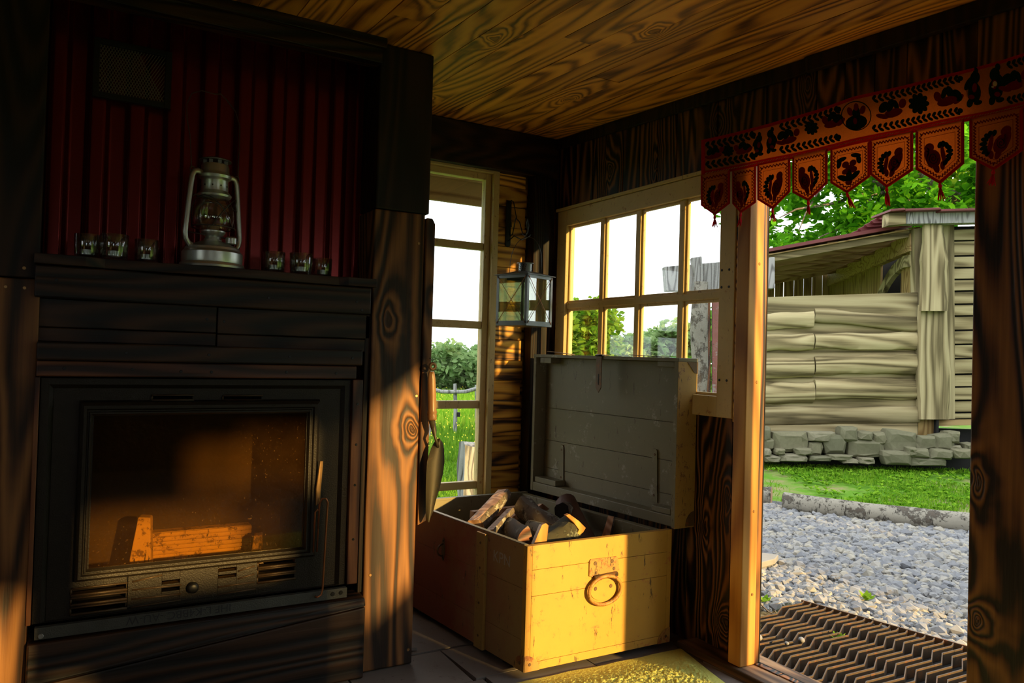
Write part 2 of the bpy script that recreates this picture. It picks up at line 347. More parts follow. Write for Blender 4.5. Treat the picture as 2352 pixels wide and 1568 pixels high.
# floor of stone slabs
mb = MB(); rr = random.Random(4)
mb.box(-1.7, 2.40, -2.7, 3.75, -.10, -.022)
y = -2.6
while y < 3.7:
    hgt = rr.uniform(.24, .36); x = -1.65
    while x < 2.36:
        wd = rr.uniform(.26, .5); xe = min(x + wd, 2.36); ye = min(y + hgt, 3.72); z = rr.uniform(-.006, .0)
        j = lambda: rr.uniform(-.006, .006)
        lo = [(x+.004+j(), y+.004+j(), -.03), (xe-.004+j(), y+.004+j(), -.03), (xe-.004+j(), ye-.004+j(), -.03), (x+.004+j(), ye-.004+j(), -.03)]
        mb.hexa(lo, [(p[0], p[1], z + rr.uniform(-.002, .002)) for p in lo]); x = xe
    y += hgt
mb.hexa([(1.0,2.95,-.01),(1.262,2.86,-.01),(1.30,3.16,-.01),(1.0,3.2,-.01)], [(1.0,2.95,.012),(1.262,2.86,.012),(1.30,3.16,.01),(1.0,3.2,.01)])
struct(mb.build('floor', 'stone', bevel=.003))
# ceiling of scorched pine boards
mb = MB(); planks_y(mb, -1.7, 2.45, -2.75, 3.72, CZ, .02, .105, .135, .003, 11, 2.3)
mb.box(-1.75, 2.47, -2.8, 3.75, 2.44, 2.50)
struct(mb.build('ceiling', 'ceil'))
# hidden sides of the room: left, back; openings are added to shape the light
mb = MB()
for i in range(28):
    a = -2.7 + i*.235
    if .75 < a < 1.35: mb.box(-1.72, -1.66, a, a + .23, -.02, 1.30); mb.box(-1.72, -1.66, a, a + .23, 1.80, 2.45)
    else: mb.box(-1.72, -1.66, a, a + .23, -.02, 2.45)
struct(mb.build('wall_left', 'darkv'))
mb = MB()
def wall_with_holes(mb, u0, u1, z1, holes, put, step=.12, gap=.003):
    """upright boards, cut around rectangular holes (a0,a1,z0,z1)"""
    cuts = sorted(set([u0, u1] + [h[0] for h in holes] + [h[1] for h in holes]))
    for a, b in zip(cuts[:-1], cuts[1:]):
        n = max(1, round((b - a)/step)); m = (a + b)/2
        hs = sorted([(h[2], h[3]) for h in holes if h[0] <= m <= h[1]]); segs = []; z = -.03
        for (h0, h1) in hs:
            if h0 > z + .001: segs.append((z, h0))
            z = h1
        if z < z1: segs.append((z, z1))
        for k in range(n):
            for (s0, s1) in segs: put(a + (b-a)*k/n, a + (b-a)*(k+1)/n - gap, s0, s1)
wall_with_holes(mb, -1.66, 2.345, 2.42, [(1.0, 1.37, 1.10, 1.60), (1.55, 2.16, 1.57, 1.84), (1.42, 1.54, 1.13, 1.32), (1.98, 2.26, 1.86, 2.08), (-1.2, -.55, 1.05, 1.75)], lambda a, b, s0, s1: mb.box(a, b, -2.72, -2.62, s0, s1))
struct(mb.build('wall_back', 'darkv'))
# door wall (right)
holes = [(1.285, 2.10, .03, 2.035), (1.12, 1.285, .0, 2.33), (-.75, 1.12, .05, 1.55), (-2.35, -1.42, 1.24, 2.06), (2.235, 3.50, .985, 1.965)]  # the two openings past the post are unseen, added to admit sun
mb = MB(); rr = random.Random(9)
def putw(a, b, s0, s1):
    d = rr.uniform(0, .005); mb.box(XD + d, XD + .03, a, b, s0 - .0, s1)
wall_with_holes(mb, -2.62, 3.66, 2.42, holes, putw, .125)
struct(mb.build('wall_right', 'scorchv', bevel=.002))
mb = MB(); wall_with_holes(mb, -2.62, 3.66, 2.42, holes, lambda a, b, s0, s1: mb.box(XD + .031, XD + .036, a, b, s0, s1), 9.0, 0.0); struct(mb.build('wall_gap_blocker', 'voidshade'))  # dark backing added to stop light leaking through the board gaps
# far wall (boards lying flat beside the tall window)
mb = MB(); rr = random.Random(3)
z = 0.0
while z < 2.2:
    h = rr.uniform(.085, .115); d = rr.uniform(-.006, .006)
    mb.box(1.99, 2.17 + rr.uniform(-.006, .008), YW + d, YW + .06, z, z + h - .002); z += h
mb.box(1.99, 2.42, YW + .03, YW + .09, 0, 2.42)
mb.box(1.20, 1.99, YW, YW + .08, 0, .22); mb.box(1.20, 1.25, YW, YW + .08, .2, 2.3)
mb.box(1.20, 2.42, YW + .03, YW + .09, 2.20, 2.42)
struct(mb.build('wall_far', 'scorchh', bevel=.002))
# fireplace wall carcass
for bxs in ((-1.66, -.602, 2.75, 2.85), (-.60, -.2, 2.802, 2.88), (-.75, 1.0, 3.30, 3.36)):
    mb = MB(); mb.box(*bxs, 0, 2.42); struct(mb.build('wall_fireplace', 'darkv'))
mb = MB(); mb.box(1.0, 1.20, 2.955, YW + .08, 0, 2.42); struct(mb.build('wall_niche', 'darkv'))
# dark beams below the ceiling
mb = MB(); mb.box(1.205, 2.335, 3.555, YW + .0, 2.178, 2.40); struct(mb.build('trim_1', 'darkh', bevel=.004))
mb = MB()
for a, b, d in ((-2.6, 1.9, .03), (1.9, 3.55, .018)):
    mb.hexa([(XD - d, a, CZ(a) - .055), (XD, a, CZ(a) - .055), (XD, b, CZ(b) - .055), (XD - d, b, CZ(b) - .055)],
            [(XD - d, a, CZ(a)), (XD, a, CZ(a)), (XD, b, CZ(b)), (XD - d, b, CZ(b))])
struct(mb.build('trim_2', 'darkv', bevel=.003))
mb = MB(); mb.box(2.18, 2.245, 3.54, YW, 0, 2.178); mb.box(2.25, 2.318, 3.55, YW, 0, 2.178); struct(mb.build('trim_3', 'darkv', bevel=.004))
mb = MB(); mb.box(2.318, XD, 3.50, YW, .4, 2.0); struct(mb.build('trim_4', 'redwoodv', bevel=.003))
mb = MB(); mb.box(-.75, 1.0, 2.70, 2.76, 2.327, 2.365); mb.box(-.75, .99, 2.72, 2.79, 2.275, 2.329); struct(mb.build('trim_5', 'darkh', bevel=.003))
# eave outside the far window
e0 = P(1050, 402, 'y', 4.25).z; e1 = P(1050, 466, 'y', 4.25).z
mb = MB(); mb.box(-.4, 3.0, 4.25, 4.28, e1, e0); struct(mb.build('trim_6', 'newwood', bevel=.003))
mb = MB(); mb.box(-1.8, 3.0, 3.75, 4.32, e0 + .01, e0 + .06); mb.box(-.4, 3.0, 4.19, 4.24, e0 - .03, e0 + .01); mb.box(-1.9, 2.55, -2.9, 4.3, 2.52, 2.60)
struct(mb.build('roof', 'newwood'))

# ---- tall window in the far wall
def frame_rect(mb, ax, c0, c1, a0, a1, z0, z1, w):
    """four bars; ax='y' -> window in a y-plane spanning x; ax='x' -> spanning y"""
    def bx(p0, p1, q0, q1):
        if ax == 'y': mb.box(p0, p1, c0, c1, q0, q1)
        else: mb.box(c0, c1, p0, p1, q0, q1)
    bx(a0, a0 + w, z0, z1); bx(a1 - w, a1, z0, z1); bx(a0 + w, a1 - w, z0, z0 + w); bx(a0 + w, a1 - w, z1 - w, z1)
w1 = MB(); frame_rect(w1, 'y', YW - .03, YW + .06, 1.25, 1.987, .20, 2.20, .035)
win1 = struct(w1.build('window_1', 'cream', bevel=.003))
mb = MB(); frame_rect(mb, 'y', YW + .0, YW + .045, 1.285, 1.952, .235, 2.165, .034)
mb.build('window_sash', 'cream', win1, bevel=.003)
zs = [(.481, .522), (.908, .950), (1.333, 1.373), (1.753, 1.792)]
mb = MB()
for a, b in zs:
    mb.box(1.319, 1.918, YW + .006, YW + .04, a, b)
mb.box(1.545, 1.575, YW + .006, YW + .04, .269, 2.131)
mb.build('muntin', 'cream', win1, bevel=.004)
lv = [.269] + [q for ab in zs for q in ab] + [2.131]
for (xa, xb) in ((1.319, 1.545), (1.575, 1.918)):
    for k in range(5):
        mb = MB(); mb.box(xa, xb, YW + .022, YW + .025, lv[2*k], lv[2*k+1]); mb.build('pane', 'pane', win1)
# ---- eight-pane window in the door wall
yA, yB, zA, zB = 2.215, 3.515, .968, 1.988
mb = MB(); frame_rect(mb, 'x', XD - .028, XD + .03, yA, yB, zA, zB, .085)
win2 = struct(mb.build('window_2', 'cream', bevel=.003))
ys = [3.43, 3.385, 3.155, 3.083, 2.872, 2.806, 2.572, 2.507, 2.30]
ys = [3.385, 3.155, 3.095, 2.872, 2.812, 2.572, 2.512, 2.30]
bars = [(3.155, 3.095), (2.872, 2.812), (2.572, 2.512)]
mb = MB()
for a, b in bars: mb.box(XD - .014, XD + .012, b + .014, a - .014, zA + .085, zB - .085)
mb.box(XD - .015, XD + .013, 2.30, 3.43, 1.455, 1.487); mb.build('muntin', 'cream', win2, bevel=.004)
mb = MB()                                        # inner bead round every pane
cols = [(3.43, 3.141), (3.109, 2.858), (2.826, 2.558), (2.526, 2.30)]
rows = [(1.487, 1.903), (1.053, 1.455)]
for a, b in cols:
    for c, d in rows: frame_rect(mb, 'x', XD - .006, XD + .010, b, a, c, d, .012)
mb.build('glazing_bead', 'cream', win2, bevel=.002)
for i, (a, b) in enumerate(cols):
    for c, d in rows:
        mb = MB(); mb.box(XD + .002, XD + .005, b + .004, a - .004, c + .004, d - .004)
        mb.build('pane', 'dirtypane' if i == 3 else 'pane', win2)
screws(win2, [(XD - .028, yy, z) for z in (1.12, 1.50, 1.57) for yy in (2.245, 2.285)], (-1, 0, 0))
mb = MB(); mb.box(XD - .024, XD + .0, 2.162, 2.214, .955, 2.02); struct(mb.build('trim_7', 'scorchh', bevel=.003))
mb = MB(); mb.box(XD - .034, XD, 2.23, 3.53, 1.990, 2.006); struct(mb.build('trim_8', 'cream', bevel=.002))
# ---- door opening: posts, threshold
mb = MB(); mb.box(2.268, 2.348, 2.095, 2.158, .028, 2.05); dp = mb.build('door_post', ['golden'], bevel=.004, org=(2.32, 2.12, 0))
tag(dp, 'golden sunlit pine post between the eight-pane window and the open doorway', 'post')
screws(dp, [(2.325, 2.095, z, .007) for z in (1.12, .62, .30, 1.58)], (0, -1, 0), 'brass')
mb = MB(); mb.box(2.33, 2.53, 1.122, 1.283, .028, 2.32); dp2 = mb.build('door_post', ['scorchp'], bevel=.004, org=(2.38, 1.22, 0))  # unseen outer depth widened to shade the chest front
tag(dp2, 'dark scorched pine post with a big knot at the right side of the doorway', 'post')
mb = MB(); screw(mb, (2.33, 1.25, .47), (-1, 0, 0), .006); mb.build('knot', 'redwoodv', dp2)
mb = MB(); mb.hexa([(2.24, .2, 0), (2.46, .2, 0), (2.46, 2.42, 0), (2.24, 2.42, 0)], [(2.245, .2, .028), (2.46, .2, .022), (2.46, 2.42, .022), (2.245, 2.42, .028)])
struct(mb.build('trim_9', 'sill', bevel=.006))

# ================================================================== FIREPLACE
def hboard(name, x0, x1, z0, z1, y0, y1, mat, label, cat='board', bevel=.004, scr=(), parent=None):
    """board whose front face lies at y0, sizes as measured at the fireplace front"""
    a, c = A(x0, z0, y0); b, d = A(x1, z1, y0)
    mb = MB(); mb.box(a, b, y0, y1, c, d); o = mb.build(name, mat, parent, bevel=bevel, org=None if parent else ((a+b)/2, y1, c))
    if label: tag(o, label, cat)
    if scr:
        for sx, sz in scr: p = A(sx, sz, y0); screws(o, [(p[0], y0, p[1], .0055)], (0, -1, 0))
    return o
# posts either side
rp = hboard('wooden_post', .99, 1.195, 0, 1.735, 2.75, 2.95, 'oak', 'broad old oak post right of the fireplace, sunlit across its middle', 'post', .006)
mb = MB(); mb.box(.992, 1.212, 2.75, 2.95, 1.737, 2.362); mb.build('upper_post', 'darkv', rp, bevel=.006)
screws(rp, [(x, 2.75, z, .0065) for z, x in ((.055, 1.178), (1.03, 1.18), (.36, 1.015), (1.62, 1.17))], (0, -1, 0), 'brass')
mb = MB(); mb.prism([(1.198, 2.742, .53), (1.236, 2.742, .545), (1.236, 2.742, 1.70), (1.224, 2.742, 1.722), (1.198, 2.742, 1.722)], (0, .16, 0))
side = mb.build('edge_board', 'oak', bevel=.004, org=(1.215, 2.8, .53)); tag(side, 'narrow oak board fixed upright along the right edge of the fireplace post', 'board')
lp = hboard('wooden_post', -.60, -.072, 0, 1.388, 2.75, 2.80, 'oak', 'lower dark oak board left of the fireplace, glowing near the floor', 'post', .004)
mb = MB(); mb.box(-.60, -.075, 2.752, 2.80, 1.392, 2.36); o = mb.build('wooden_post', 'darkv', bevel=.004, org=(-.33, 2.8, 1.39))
tag(o, 'upper black oak board at the far left, above the seam with the lower one', 'post')
screws(o, [(-.115, 2.752, 1.42)], (0, -1, 0), 'brass'); screws(lp, [(-.112, 2.75, 1.36), (-.16, 2.75, 1.36)], (0, -1, 0), 'brass')
# corrugated red sheet
mb = MB(); n = 200; prof = []
for i in range(n + 1):
    x = -.22 + 1.24*i/n; ph = (x/.118) % 1.0
    h = 0 if ph < .30 else (ph - .30)/.12 if ph < .42 else 1 if ph < .78 else 1 - (ph - .78)/.12 if ph < .90 else 0
    prof.append((x, 2.955 - .030*(h*h*(3 - 2*h))))
vs = []; 
for x, y in prof: vs += [(x, y, 1.44), (x, y, 2.37)]
mb.add(vs, [(2*i, 2*i + 2, 2*i + 3, 2*i + 1) for i in range(n)])
vs2 = [(x, y + .0012, z) for (x, y, z) in vs]; mb.add(vs2, [(2*i + 1, 2*i + 3, 2*i + 2, 2*i) for i in range(n)])
o = mb.build('corrugated_sheet', 'redsheet', smooth=True, org=(.4, 2.95, 1.44)); tag(o, 'dark red corrugated metal sheet behind the mantel shelf', 'metal sheet')
# vent grille
g0 = P(215, 100, 'y', 2.913); g1 = P(392, 215, 'y', 2.913)
x0, x1, z0, z1 = g0.x, g1.x, 2.020, 2.219
vg = thing('vent_grille', (x0, 2.92, z0), 'dark mesh air vent high up on the red metal sheet', 'vent')
mb = MB(); frame_rect(mb, 'y', 2.903, 2.925, x0, x1, z0, z1, .02); mb.build('frame', 'black', vg, bevel=.002)
mb = MB(); k = 26
for i in range(-9, k):
    xa = x0 + (x1 - x0)*i/k
    for s in (1, -1):
        pa = Vector((xa, 2.913, z0)); pb = Vector((xa + s*.11, 2.913, z1))
        lo, hi = (pa, pb)
        def cx(p, q, X): t = (X - p.x)/(q.x - p.x); return p + (q - p)*t
        if max(lo.x, hi.x) < x0 + .02 or min(lo.x, hi.x) > x1 - .02: continue
        if lo.x < x0 + .02: lo = cx(pa, pb, x0 + .02)
        if hi.x < x0 + .02: hi = cx(pa, pb, x0 + .02)
        if lo.x > x1 - .02: lo = cx(pa, pb, x1 - .02)
        if hi.x > x1 - .02: hi = cx(pa, pb, x1 - .02)
        mb.tube([lo, hi], .0016, 4, False)
mb.build('mesh', 'pewter', vg)
# mantel
shelf = MB(); n = 40; rr = random.Random(5); fr = []
for i in range(n + 1):
    t = i/n; x = lerp(-.089, .988, t); yy = 2.700 + .012*math.sin(t*9) * (1 if .14 < t < .9 else .2) + (.012 if .16 < t < .88 else 0)
    fr.append((x, yy))
shelf.prism([(x, y, 1.4345) for x, y in fr] + [(.988, 2.95, 1.4345), (-.089, 2.95, 1.4345)], (0, 0, .0305))
o = shelf.build('mantel_shelf', 'darkh', bevel=.002, org=(.45, 2.83, 1.4345)); tag(o, 'rough dark oak mantel shelf carrying the storm lantern and glasses', 'shelf')
hboard('mantel_beam', -.087, .986, 1.335, 1.434, 2.725, 2.84, 'darkh', 'dark oak beam right under the mantel shelf', 'beam', .005, ((-.03, 1.39), (.61, 1.375), (.93, 1.38), (.95, 1.35)))
pb = hboard('plank_panel', -.084, .44, 1.245, 1.333, 2.765, 2.80, 'darkh', 'upper left dark plank between mantel beam and ledge', 'board', .003, ((.41, 1.29),))
hboard('plank_panel', .444, .985, 1.243, 1.333, 2.765, 2.80, 'darkh', 'upper right dark plank between mantel beam and ledge', 'board', .003, ((.465, 1.285),))
hboard('plank_panel', -.084, .44, 1.200, 1.243, 2.767, 2.80, 'darkh', 'lower left strip of dark plank just above the ledge', 'board', .003)
hboard('plank_panel', .444, .985, 1.195, 1.241, 2.767, 2.80, 'darkh', 'lower right strip of dark plank just above the ledge', 'board', .003)
hboard('ledge_beam', -.075, .96, 1.143, 1.200, 2.700, 2.80, 'darkh', 'thick dark ledge beam with worn pale left end above the stove', 'beam', .005, ((.17, 1.17), (.42, 1.17), (.69, 1.17), (.92, 1.17)))
hboard('header_board', -.074, .938, 1.093, 1.141, 2.715, 2.80, 'redwood', 'reddish brown board with screws directly above the stove frame', 'board', .004, ((.0, 1.118), (.19, 1.118), (.335, 1.113), (.43, 1.112), (.68, 1.115), (.86, 1.113)))
hboard('jamb_board', .925, .965, .335, 1.091, 2.735, 2.80, 'redwoodv', 'reddish upright strip between the stove frame and the oak post', 'board', .003, ((.945, 1.0), (.945, .85), (.945, .70), (.945, .50)))
hboard('jamb_board', .966, .988, .30, 1.33, 2.765, 2.80, 'darkv', 'black upright filler strip beside the reddish jamb strip', 'board', .002)
hboard('jamb_board', -.076, -.063, .335, 1.091, 2.74, 2.80, 'redwoodv', 'thin reddish strip at the left edge of the stove frame', 'board', .002)
# boards below the stove
mb = MB(); mb.hexa([(-.07, 2.70, .165), (.985, 2.70, .262), (.985, 2.80, .262), (-.07, 2.80, .165)], [(-.07, 2.715, .288), (.985, 2.715, .29), (.985, 2.80, .30), (-.07, 2.80, .30)])
o = mb.build('hearth_board', 'darkh', bevel=.006, org=(.4, 2.8, .16)); tag(o, 'upper dark oak board with dusty top edge under the stove', 'board')
mb = MB(); mb.hexa([(-.07, 2.705, -.0), (.985, 2.705, -.0), (.985, 2.80, -.0), (-.07, 2.80, -.0)], [(-.07, 2.705, .162), (.985, 2.705, .258), (.985, 2.80, .258), (-.07, 2.80, .162)])
o = mb.build('hearth_board', 'darkh', bevel=.006, org=(.4, 2.8, 0)); tag(o, 'lowest wide dark oak board resting on the floor under the stove', 'board')
# galvanised strip with stamped marks
st = MB(); st.box(-.052, .918, 2.722, 2.742, .298, .334)
st = st.build('metal_strip', 'gal', bevel=.001, org=(.4, 2.74, .298)); tag(st, 'galvanised metal strip with faint dark stamped letters under the stove', 'metal strip')
screws(st, [(.865, 2.722, .317, .009), (.895, 2.722, .318, .009)], (0, -1, 0), 'black', 'bolt'); screws(st, [(-.035, 2.722, .308, .009)], (0, -1, 0), 'tin', 'bolt')
def lettering(txt, name, mat, parent, mw, size):
    c = bpy.data.curves.new(name, 'FONT'); c.body = txt; c.size = size; c.extrude = .0004
    tmp = bpy.data.objects.new(name, c); COL.objects.link(tmp); dg = bpy.context.evaluated_depsgraph_get(); dg.update()
    me = bpy.data.meshes.new_from_object(tmp.evaluated_get(dg)); bpy.data.objects.remove(tmp)
    me.transform(mw); me.transform(Matrix.Translation(-ORG[parent.name])); me.materials.clear(); me.materials.append(M[mat])
    o = bpy.data.objects.new(name, me); COL.objects.link(o); o.parent = parent; ORG[o.name] = ORG[parent.name]; return o
# the letters stand upside down on the strip
lettering('IHF L-K4BBC -AU-W', 'stamped_letters', 'ink', st, Matrix.Translation((.515, 2.7212, .331)) @ Matrix.Rotation(PI, 4, 'Y') @ Matrix.Rotation(PI/2, 4, 'X') @ Matrix.Rotation(0, 4, 'Z') @ Matrix.Scale(-1, 4, (1, 0, 0)) @ Matrix.Scale(-1, 4, (1, 0, 0)), .036)

# ---- stove insert
sv = thing('stove_insert', (.43, 2.80, .335), 'black cast iron stove insert with soot stained glass door', 'stove')
fx0, fx1, fz0, fz1 = -.060, .918, .338, 1.088
def ring_y(mb, y0, y1, o4, i4):
    (a0, a1, c0, c1), (b0, b1, d0, d1) = o4, i4
    mb.box(a0, b0, y0, y1, c0, c1); mb.box(b1, a1, y0, y1, c0, c1); mb.box(b0, b1, y0, y1, c0, d0); mb.box(b0, b1, y0, y1, d1, c1)
def slope_frame(mb, o4, yo, i4, yi):
    (a0, a1, c0, c1), (b0, b1, d0, d1) = o4, i4
    O = [(a0, yo, c0), (a1, yo, c0), (a1, yo, c1), (a0, yo, c1)]; I = [(b0, yi, d0), (b1, yi, d0), (b1, yi, d1), (b0, yi, d1)]
    mb.add(O + I, [(0, 1, 5, 4), (1, 2, 6, 5), (2, 3, 7, 6), (3, 0, 4, 7)])
# vents pass through the bottom rail
slots = []
for k in range(3):
    slots.append((.045, .195, .352 + k*.030, .368 + k*.030))
    slots.append((.610, .735, .382 + k*.026, .397 + k*.026))
slots += [(.30, .355, .412, .424), (.30, .355, .388, .400), (.475, .535, .432, .444), (.475, .535, .410, .422)]
mb = MB()
ring_y(mb, 2.752, 2.80, (fx0, fx1, fz0 + .0, fz1), (fx0 + .022, fx1 - .022, fz0 + .001, fz1 - .02))
slope_frame(mb, (fx0 + .022, fx1 - .022, fz0, fz1 - .02), 2.752, (fx0 + .035, fx1 - .035, fz0, fz1 - .034), 2.766)
def panel_holes(mb, u0, u1, v0, v1, hs, y0, y1):
    us = sorted(set([u0, u1] + [h[0] for h in hs] + [h[1] for h in hs])); vsl = sorted(set([v0, v1] + [h[2] for h in hs] + [h[3] for h in hs]))
    for a, b in zip(us[:-1], us[1:]):
        z = v0
        m = (a + b)/2; cs = sorted((h[2], h[3]) for h in hs if h[0] < m < h[1]); segs = []
        for c, d in cs: segs.append((z, c)); z = d
        segs.append((z, v1))
        for c, d in segs:
            if d - c > 1e-4: mb.box(a, b, y0, y1, c, d)
top = [(.255, .375, 1.020, 1.032), (.475, .600, 1.018, 1.030)]
panel_holes(mb, fx0 + .035, fx1 - .035, .338, 1.056, slots + top + [(.075, .770, .478, .985)], 2.764, 2.79)
mb.build('frame', 'iron', sv, bevel=.0015)
for a, b, c, d in slots[:6] + top:                # a raised lip round each slot
    mb = MB()
    for zz, rr_ in ((c - .003, .0045), (d + .002, .0030)):
        mb.tube([(a - .004, 2.760, zz), (b + .004, 2.760, zz)], rr_, 8)
    mb.tube([(a - .004, 2.760, c), (a - .004, 2.760, d)], .003, 6)
    mb.build('slot_lip', 'ironwarm', sv, smooth=True)
sl = MB(); panel_holes(sl, .20, .604, .350, .452, slots[6:], 2.757, 2.768)
sl = sl.build('air_slider', 'iron', sv, bevel=.001)
for (a, b, c, d) in ((.212, .30, .432, .444), (.212, .36, .406, .404), (.212, .36, .376, .374), (.54, .595, .428, .440), (.54, .595, .402, .412), (.475, .595, .382, .384), (.212, .36, .35, .354), (.475, .6, .356, .36)):
    mb = MB(); mb.tube([(a, 2.757, c), (b, 2.757, d)], .0032, 6); mb.build('rib', 'ironwarm', sl, smooth=True)
mb = MB(); c = (.395, .393); prof = [(0.0, 0), (.016, 0), (.019, .006), (.017, .016), (.010, .020), (.0, .020)]
kn = [(c[0] + r*math.cos(a*PI/10), 2.755 - h, c[1] + r*math.sin(a*PI/10)) for r, h in prof for a in range(20)]
mb.add(kn, [(i*20 + j, i*20 + (j+1) % 20, (i+1)*20 + (j+1) % 20, (i+1)*20 + j) for i in range(5) for j in range(20)]); mb.build('knob', 'black', sl, smooth=True)
# door
dr = MB(); dx0, dx1, dz0, dz1 = .045, .806, .452, 1.018
gx0, gx1, gz0, gz1 = .086, .757, .490, .970
prof = [(0, 2.762), (.004, 2.738), (.012, 2.730), (.020, 2.731), (.024, 2.738), (.027, 2.738), (.029, 2.733), (.033, 2.733), (.035, 2.740), (.038, 2.748)]
for (i0, y0), (i1, y1) in zip(prof[:-1], prof[1:]):
    slope_frame(dr, (dx0 + i0, dx1 - i0*1.25, dz0 + i0, dz1 - i0*1.25), y0, (dx0 + i1, dx1 - i1*1.25, dz0 + i1, dz1 - i1*1.25), y1)
ring_y(dr, 2.748, 2.758, (dx0 + .02, dx1 - .025, dz0 + .02, dz1 - .025), (gx0, gx1, gz0, gz1))
door = dr.build('door', 'iron', sv); smoothed(door, 35)
mb = MB(); mb.box(gx0 - .006, gx1 + .006, 2.752, 2.755, gz0 - .006, gz1 + .006); mb.build('glass', 'stoveglass', door)
mb = MB()
mb.prism([(.793, 2.728, .640), (.806, 2.726, .655), (.812, 2.722, .800), (.800, 2.724, .800), (.790, 2.726, .70)], (0, -.010, 0))
mb.build('handle', 'brass', door, bevel=.002)
# firebox
mb = MB()
X0, X1, Y1, Z0, Z1 = .03, .82, 3.14, .40, 1.02
mb.add([(X0, 2.79, Z0), (X1, 2.79, Z0), (X1, 2.79, Z1), (X0, 2.79, Z1), (X0+.05, Y1, Z0), (X1-.05, Y1, Z0), (X1-.05, Y1, Z1), (X0+.05, Y1, Z1)],
       [(4, 5, 6, 7), (0, 4, 7, 3), (5, 1, 2, 6), (3, 7, 6, 2), (0, 1, 5, 4)])
mb.add([(X0-.02, 2.79, Z0-.02), (X1+.02, 2.79, Z0-.02), (X1+.02, 2.79, Z1+.02), (X0-.02, 2.79, Z1+.02), (X0-.02, Y1+.02, Z0-.02), (X1+.02, Y1+.02, Z0-.02), (X1+.02, Y1+.02, Z1+.02), (X0-.02, Y1+.02, Z1+.02)],
       [(7, 6, 5, 4), (3, 7, 4, 0), (6, 2, 1, 5), (2, 6, 7, 3), (4, 5, 1, 0)])
mb.build('firebox', 'soot', sv)
mb = MB()
for k in range(6): mb.box(.28, .64, 3.04 - .002*(k % 2), 3.10, .428 + k*.0155, .428 + k*.0155 + .0125)
mb.box(.28, .64, 3.045, 3.10, .42, .52)
mb.build('grooved_brick', 'brick', sv, bevel=.002)
mb = MB(); mb.prism([(.21, 2.95, .42), (.285, 2.95, .42), (.277, 2.95, .595), (.238, 2.95, .60)], (.012, .05, 0)); mb.build('andiron', 'brick', sv, bevel=.004)
mb = MB(); mb.prism([(.62, 2.95, .42), (.665, 2.95, .42), (.66, 2.95, .50), (.63, 2.95, .50)], (.012, .05, 0)); mb.build('andiron', 'brick', sv, bevel=.004)
mb = MB(); rr = random.Random(2)
for i in range(420):
    x = rr.uniform(.13, .66); y = rr.uniform(2.82, 3.02); s = rr.uniform(.003, .009); z = .405 + rr.uniform(0, .016)
    mb.hexa([(x-s, y-s, z), (x+s, y-s*.6, z), (x+s*.7, y+s, z), (x-s*.8, y+s, z)], [(x-s*.6, y-s*.5, z+s), (x+s*.5, y-s*.4, z+s*1.2), (x+s*.4, y+s*.4, z+s), (x-s*.5, y+s*.6, z+s*.8)])
ash = mb.build('ash', 'ash', sv); ash['kind'] = 'stuff'
# wire hook on the stove handle
pts = [(.800, 2.712, .560), (.802, 2.708, .650), (.808, 2.700, .668), (.822, 2.698, .668), (.829, 2.700, .655), (.826, 2.704, .50), (.822, 2.706, .345), (.818, 2.706, .325), (.805, 2.706, .318), (.796, 2.706, .322)]
mb = MB(); mb.tube(pts, .0036, 8); mb.tube([(.786, 2.712, .478), (.788, 2.710, .62), (.795, 2.708, .63), (.802, 2.712, .62), (.799, 2.712, .478)], .003, 8)
o = mb.build('wire_hook', 'copper', smooth=True, org=(.80, 2.71, .32)); tag(o, 'coppery bent wire hook hanging from the stove door handle', 'hook')

# ================================================================== ON THE SHELF
SZ = 1.465
def lath(mb, prof, c, n=40): return mb.lathe(prof, c, n)
ln_c = (.398, 2.785, SZ)
ln = P(487, 606, 'y', 2.785); ln_c = (ln.x, 2.785, SZ)
L = thing('storm_lantern', ln_c, 'silver storm lantern with glass chimney and wire bail on the shelf', 'lantern')
cx, cy, cz = ln_c
mb = MB(); lath(mb, [(0, .0), (.104, .0), (.106, .006), (.103, .012), (.097, .015), (.098, .020), (.098, .045), (.094, .050), (.090, .053), (.088, .060), (.078, .066), (.045, .078), (.030, .082), (0, .082)], ln_c)
mb.build('oil_tank', 'tin', L, smooth=False); smoothed(bpy.data.objects['oil_tank'], 30)
mb = MB(); lath(mb, [(.026, .078), (.030, .086), (.024, .094), (.033, .100), (.040, .108), (.040, .112), (.020, .116), (.016, .128), (.0, .134)], ln_c); b1 = mb.build('burner', 'tin', L); smoothed(b1, 40)
mb = MB(); lath(mb, [(.0, .074), (.018, .074), (.018, .090), (.014, .094), (0, .094)], (cx + .052, cy - .045, cz)); mb.build('filler_cap', 'tin', L, smooth=False)
mb = MB(); lath(mb, [(.052, .116), (.062, .130), (.066, .150), (.064, .175), (.054, .200), (.044, .214), (.0425, .214), (.052, .200), (.062, .175), (.064, .150), (.060, .131), (.050, .118)], ln_c); mb.build('chimney_glass', 'lampglass', L, smooth=True)
mb = MB(); lath(mb, [(.040, .210), (.054, .214), (.056, .220), (.050, .226), (.044, .232), (.043, .262), (.045, .266), (.052, .270), (.054, .278), (.048, .286), (.046, .290), (.045, .306), (.042, .312), (.030, .313)], ln_c); hd = mb.build('hood', 'tin', L); smoothed(hd, 35)
mb = MB()
for k in range(8):
    a = k*PI/4 + .2; mb.box(cx + .036*math.cos(a) - .006, cx + .036*math.cos(a) + .006, cy + .036*math.sin(a) - .006, cy + .036*math.sin(a) + .006, cz + .309, cz + .322)
lath(mb, [(.0, .322), (.052, .322), (.052, .325), (.030, .332), (0, .334)], ln_c); mb.build('cap', 'pewter', L)
mb = MB()
for k in range(10):
    a = k*PI/5; p = Vector((cx + .0435*math.cos(a), cy + .0435*math.sin(a), cz + .246)); screw(mb, p, (math.cos(a), math.sin(a), 0), .0028)
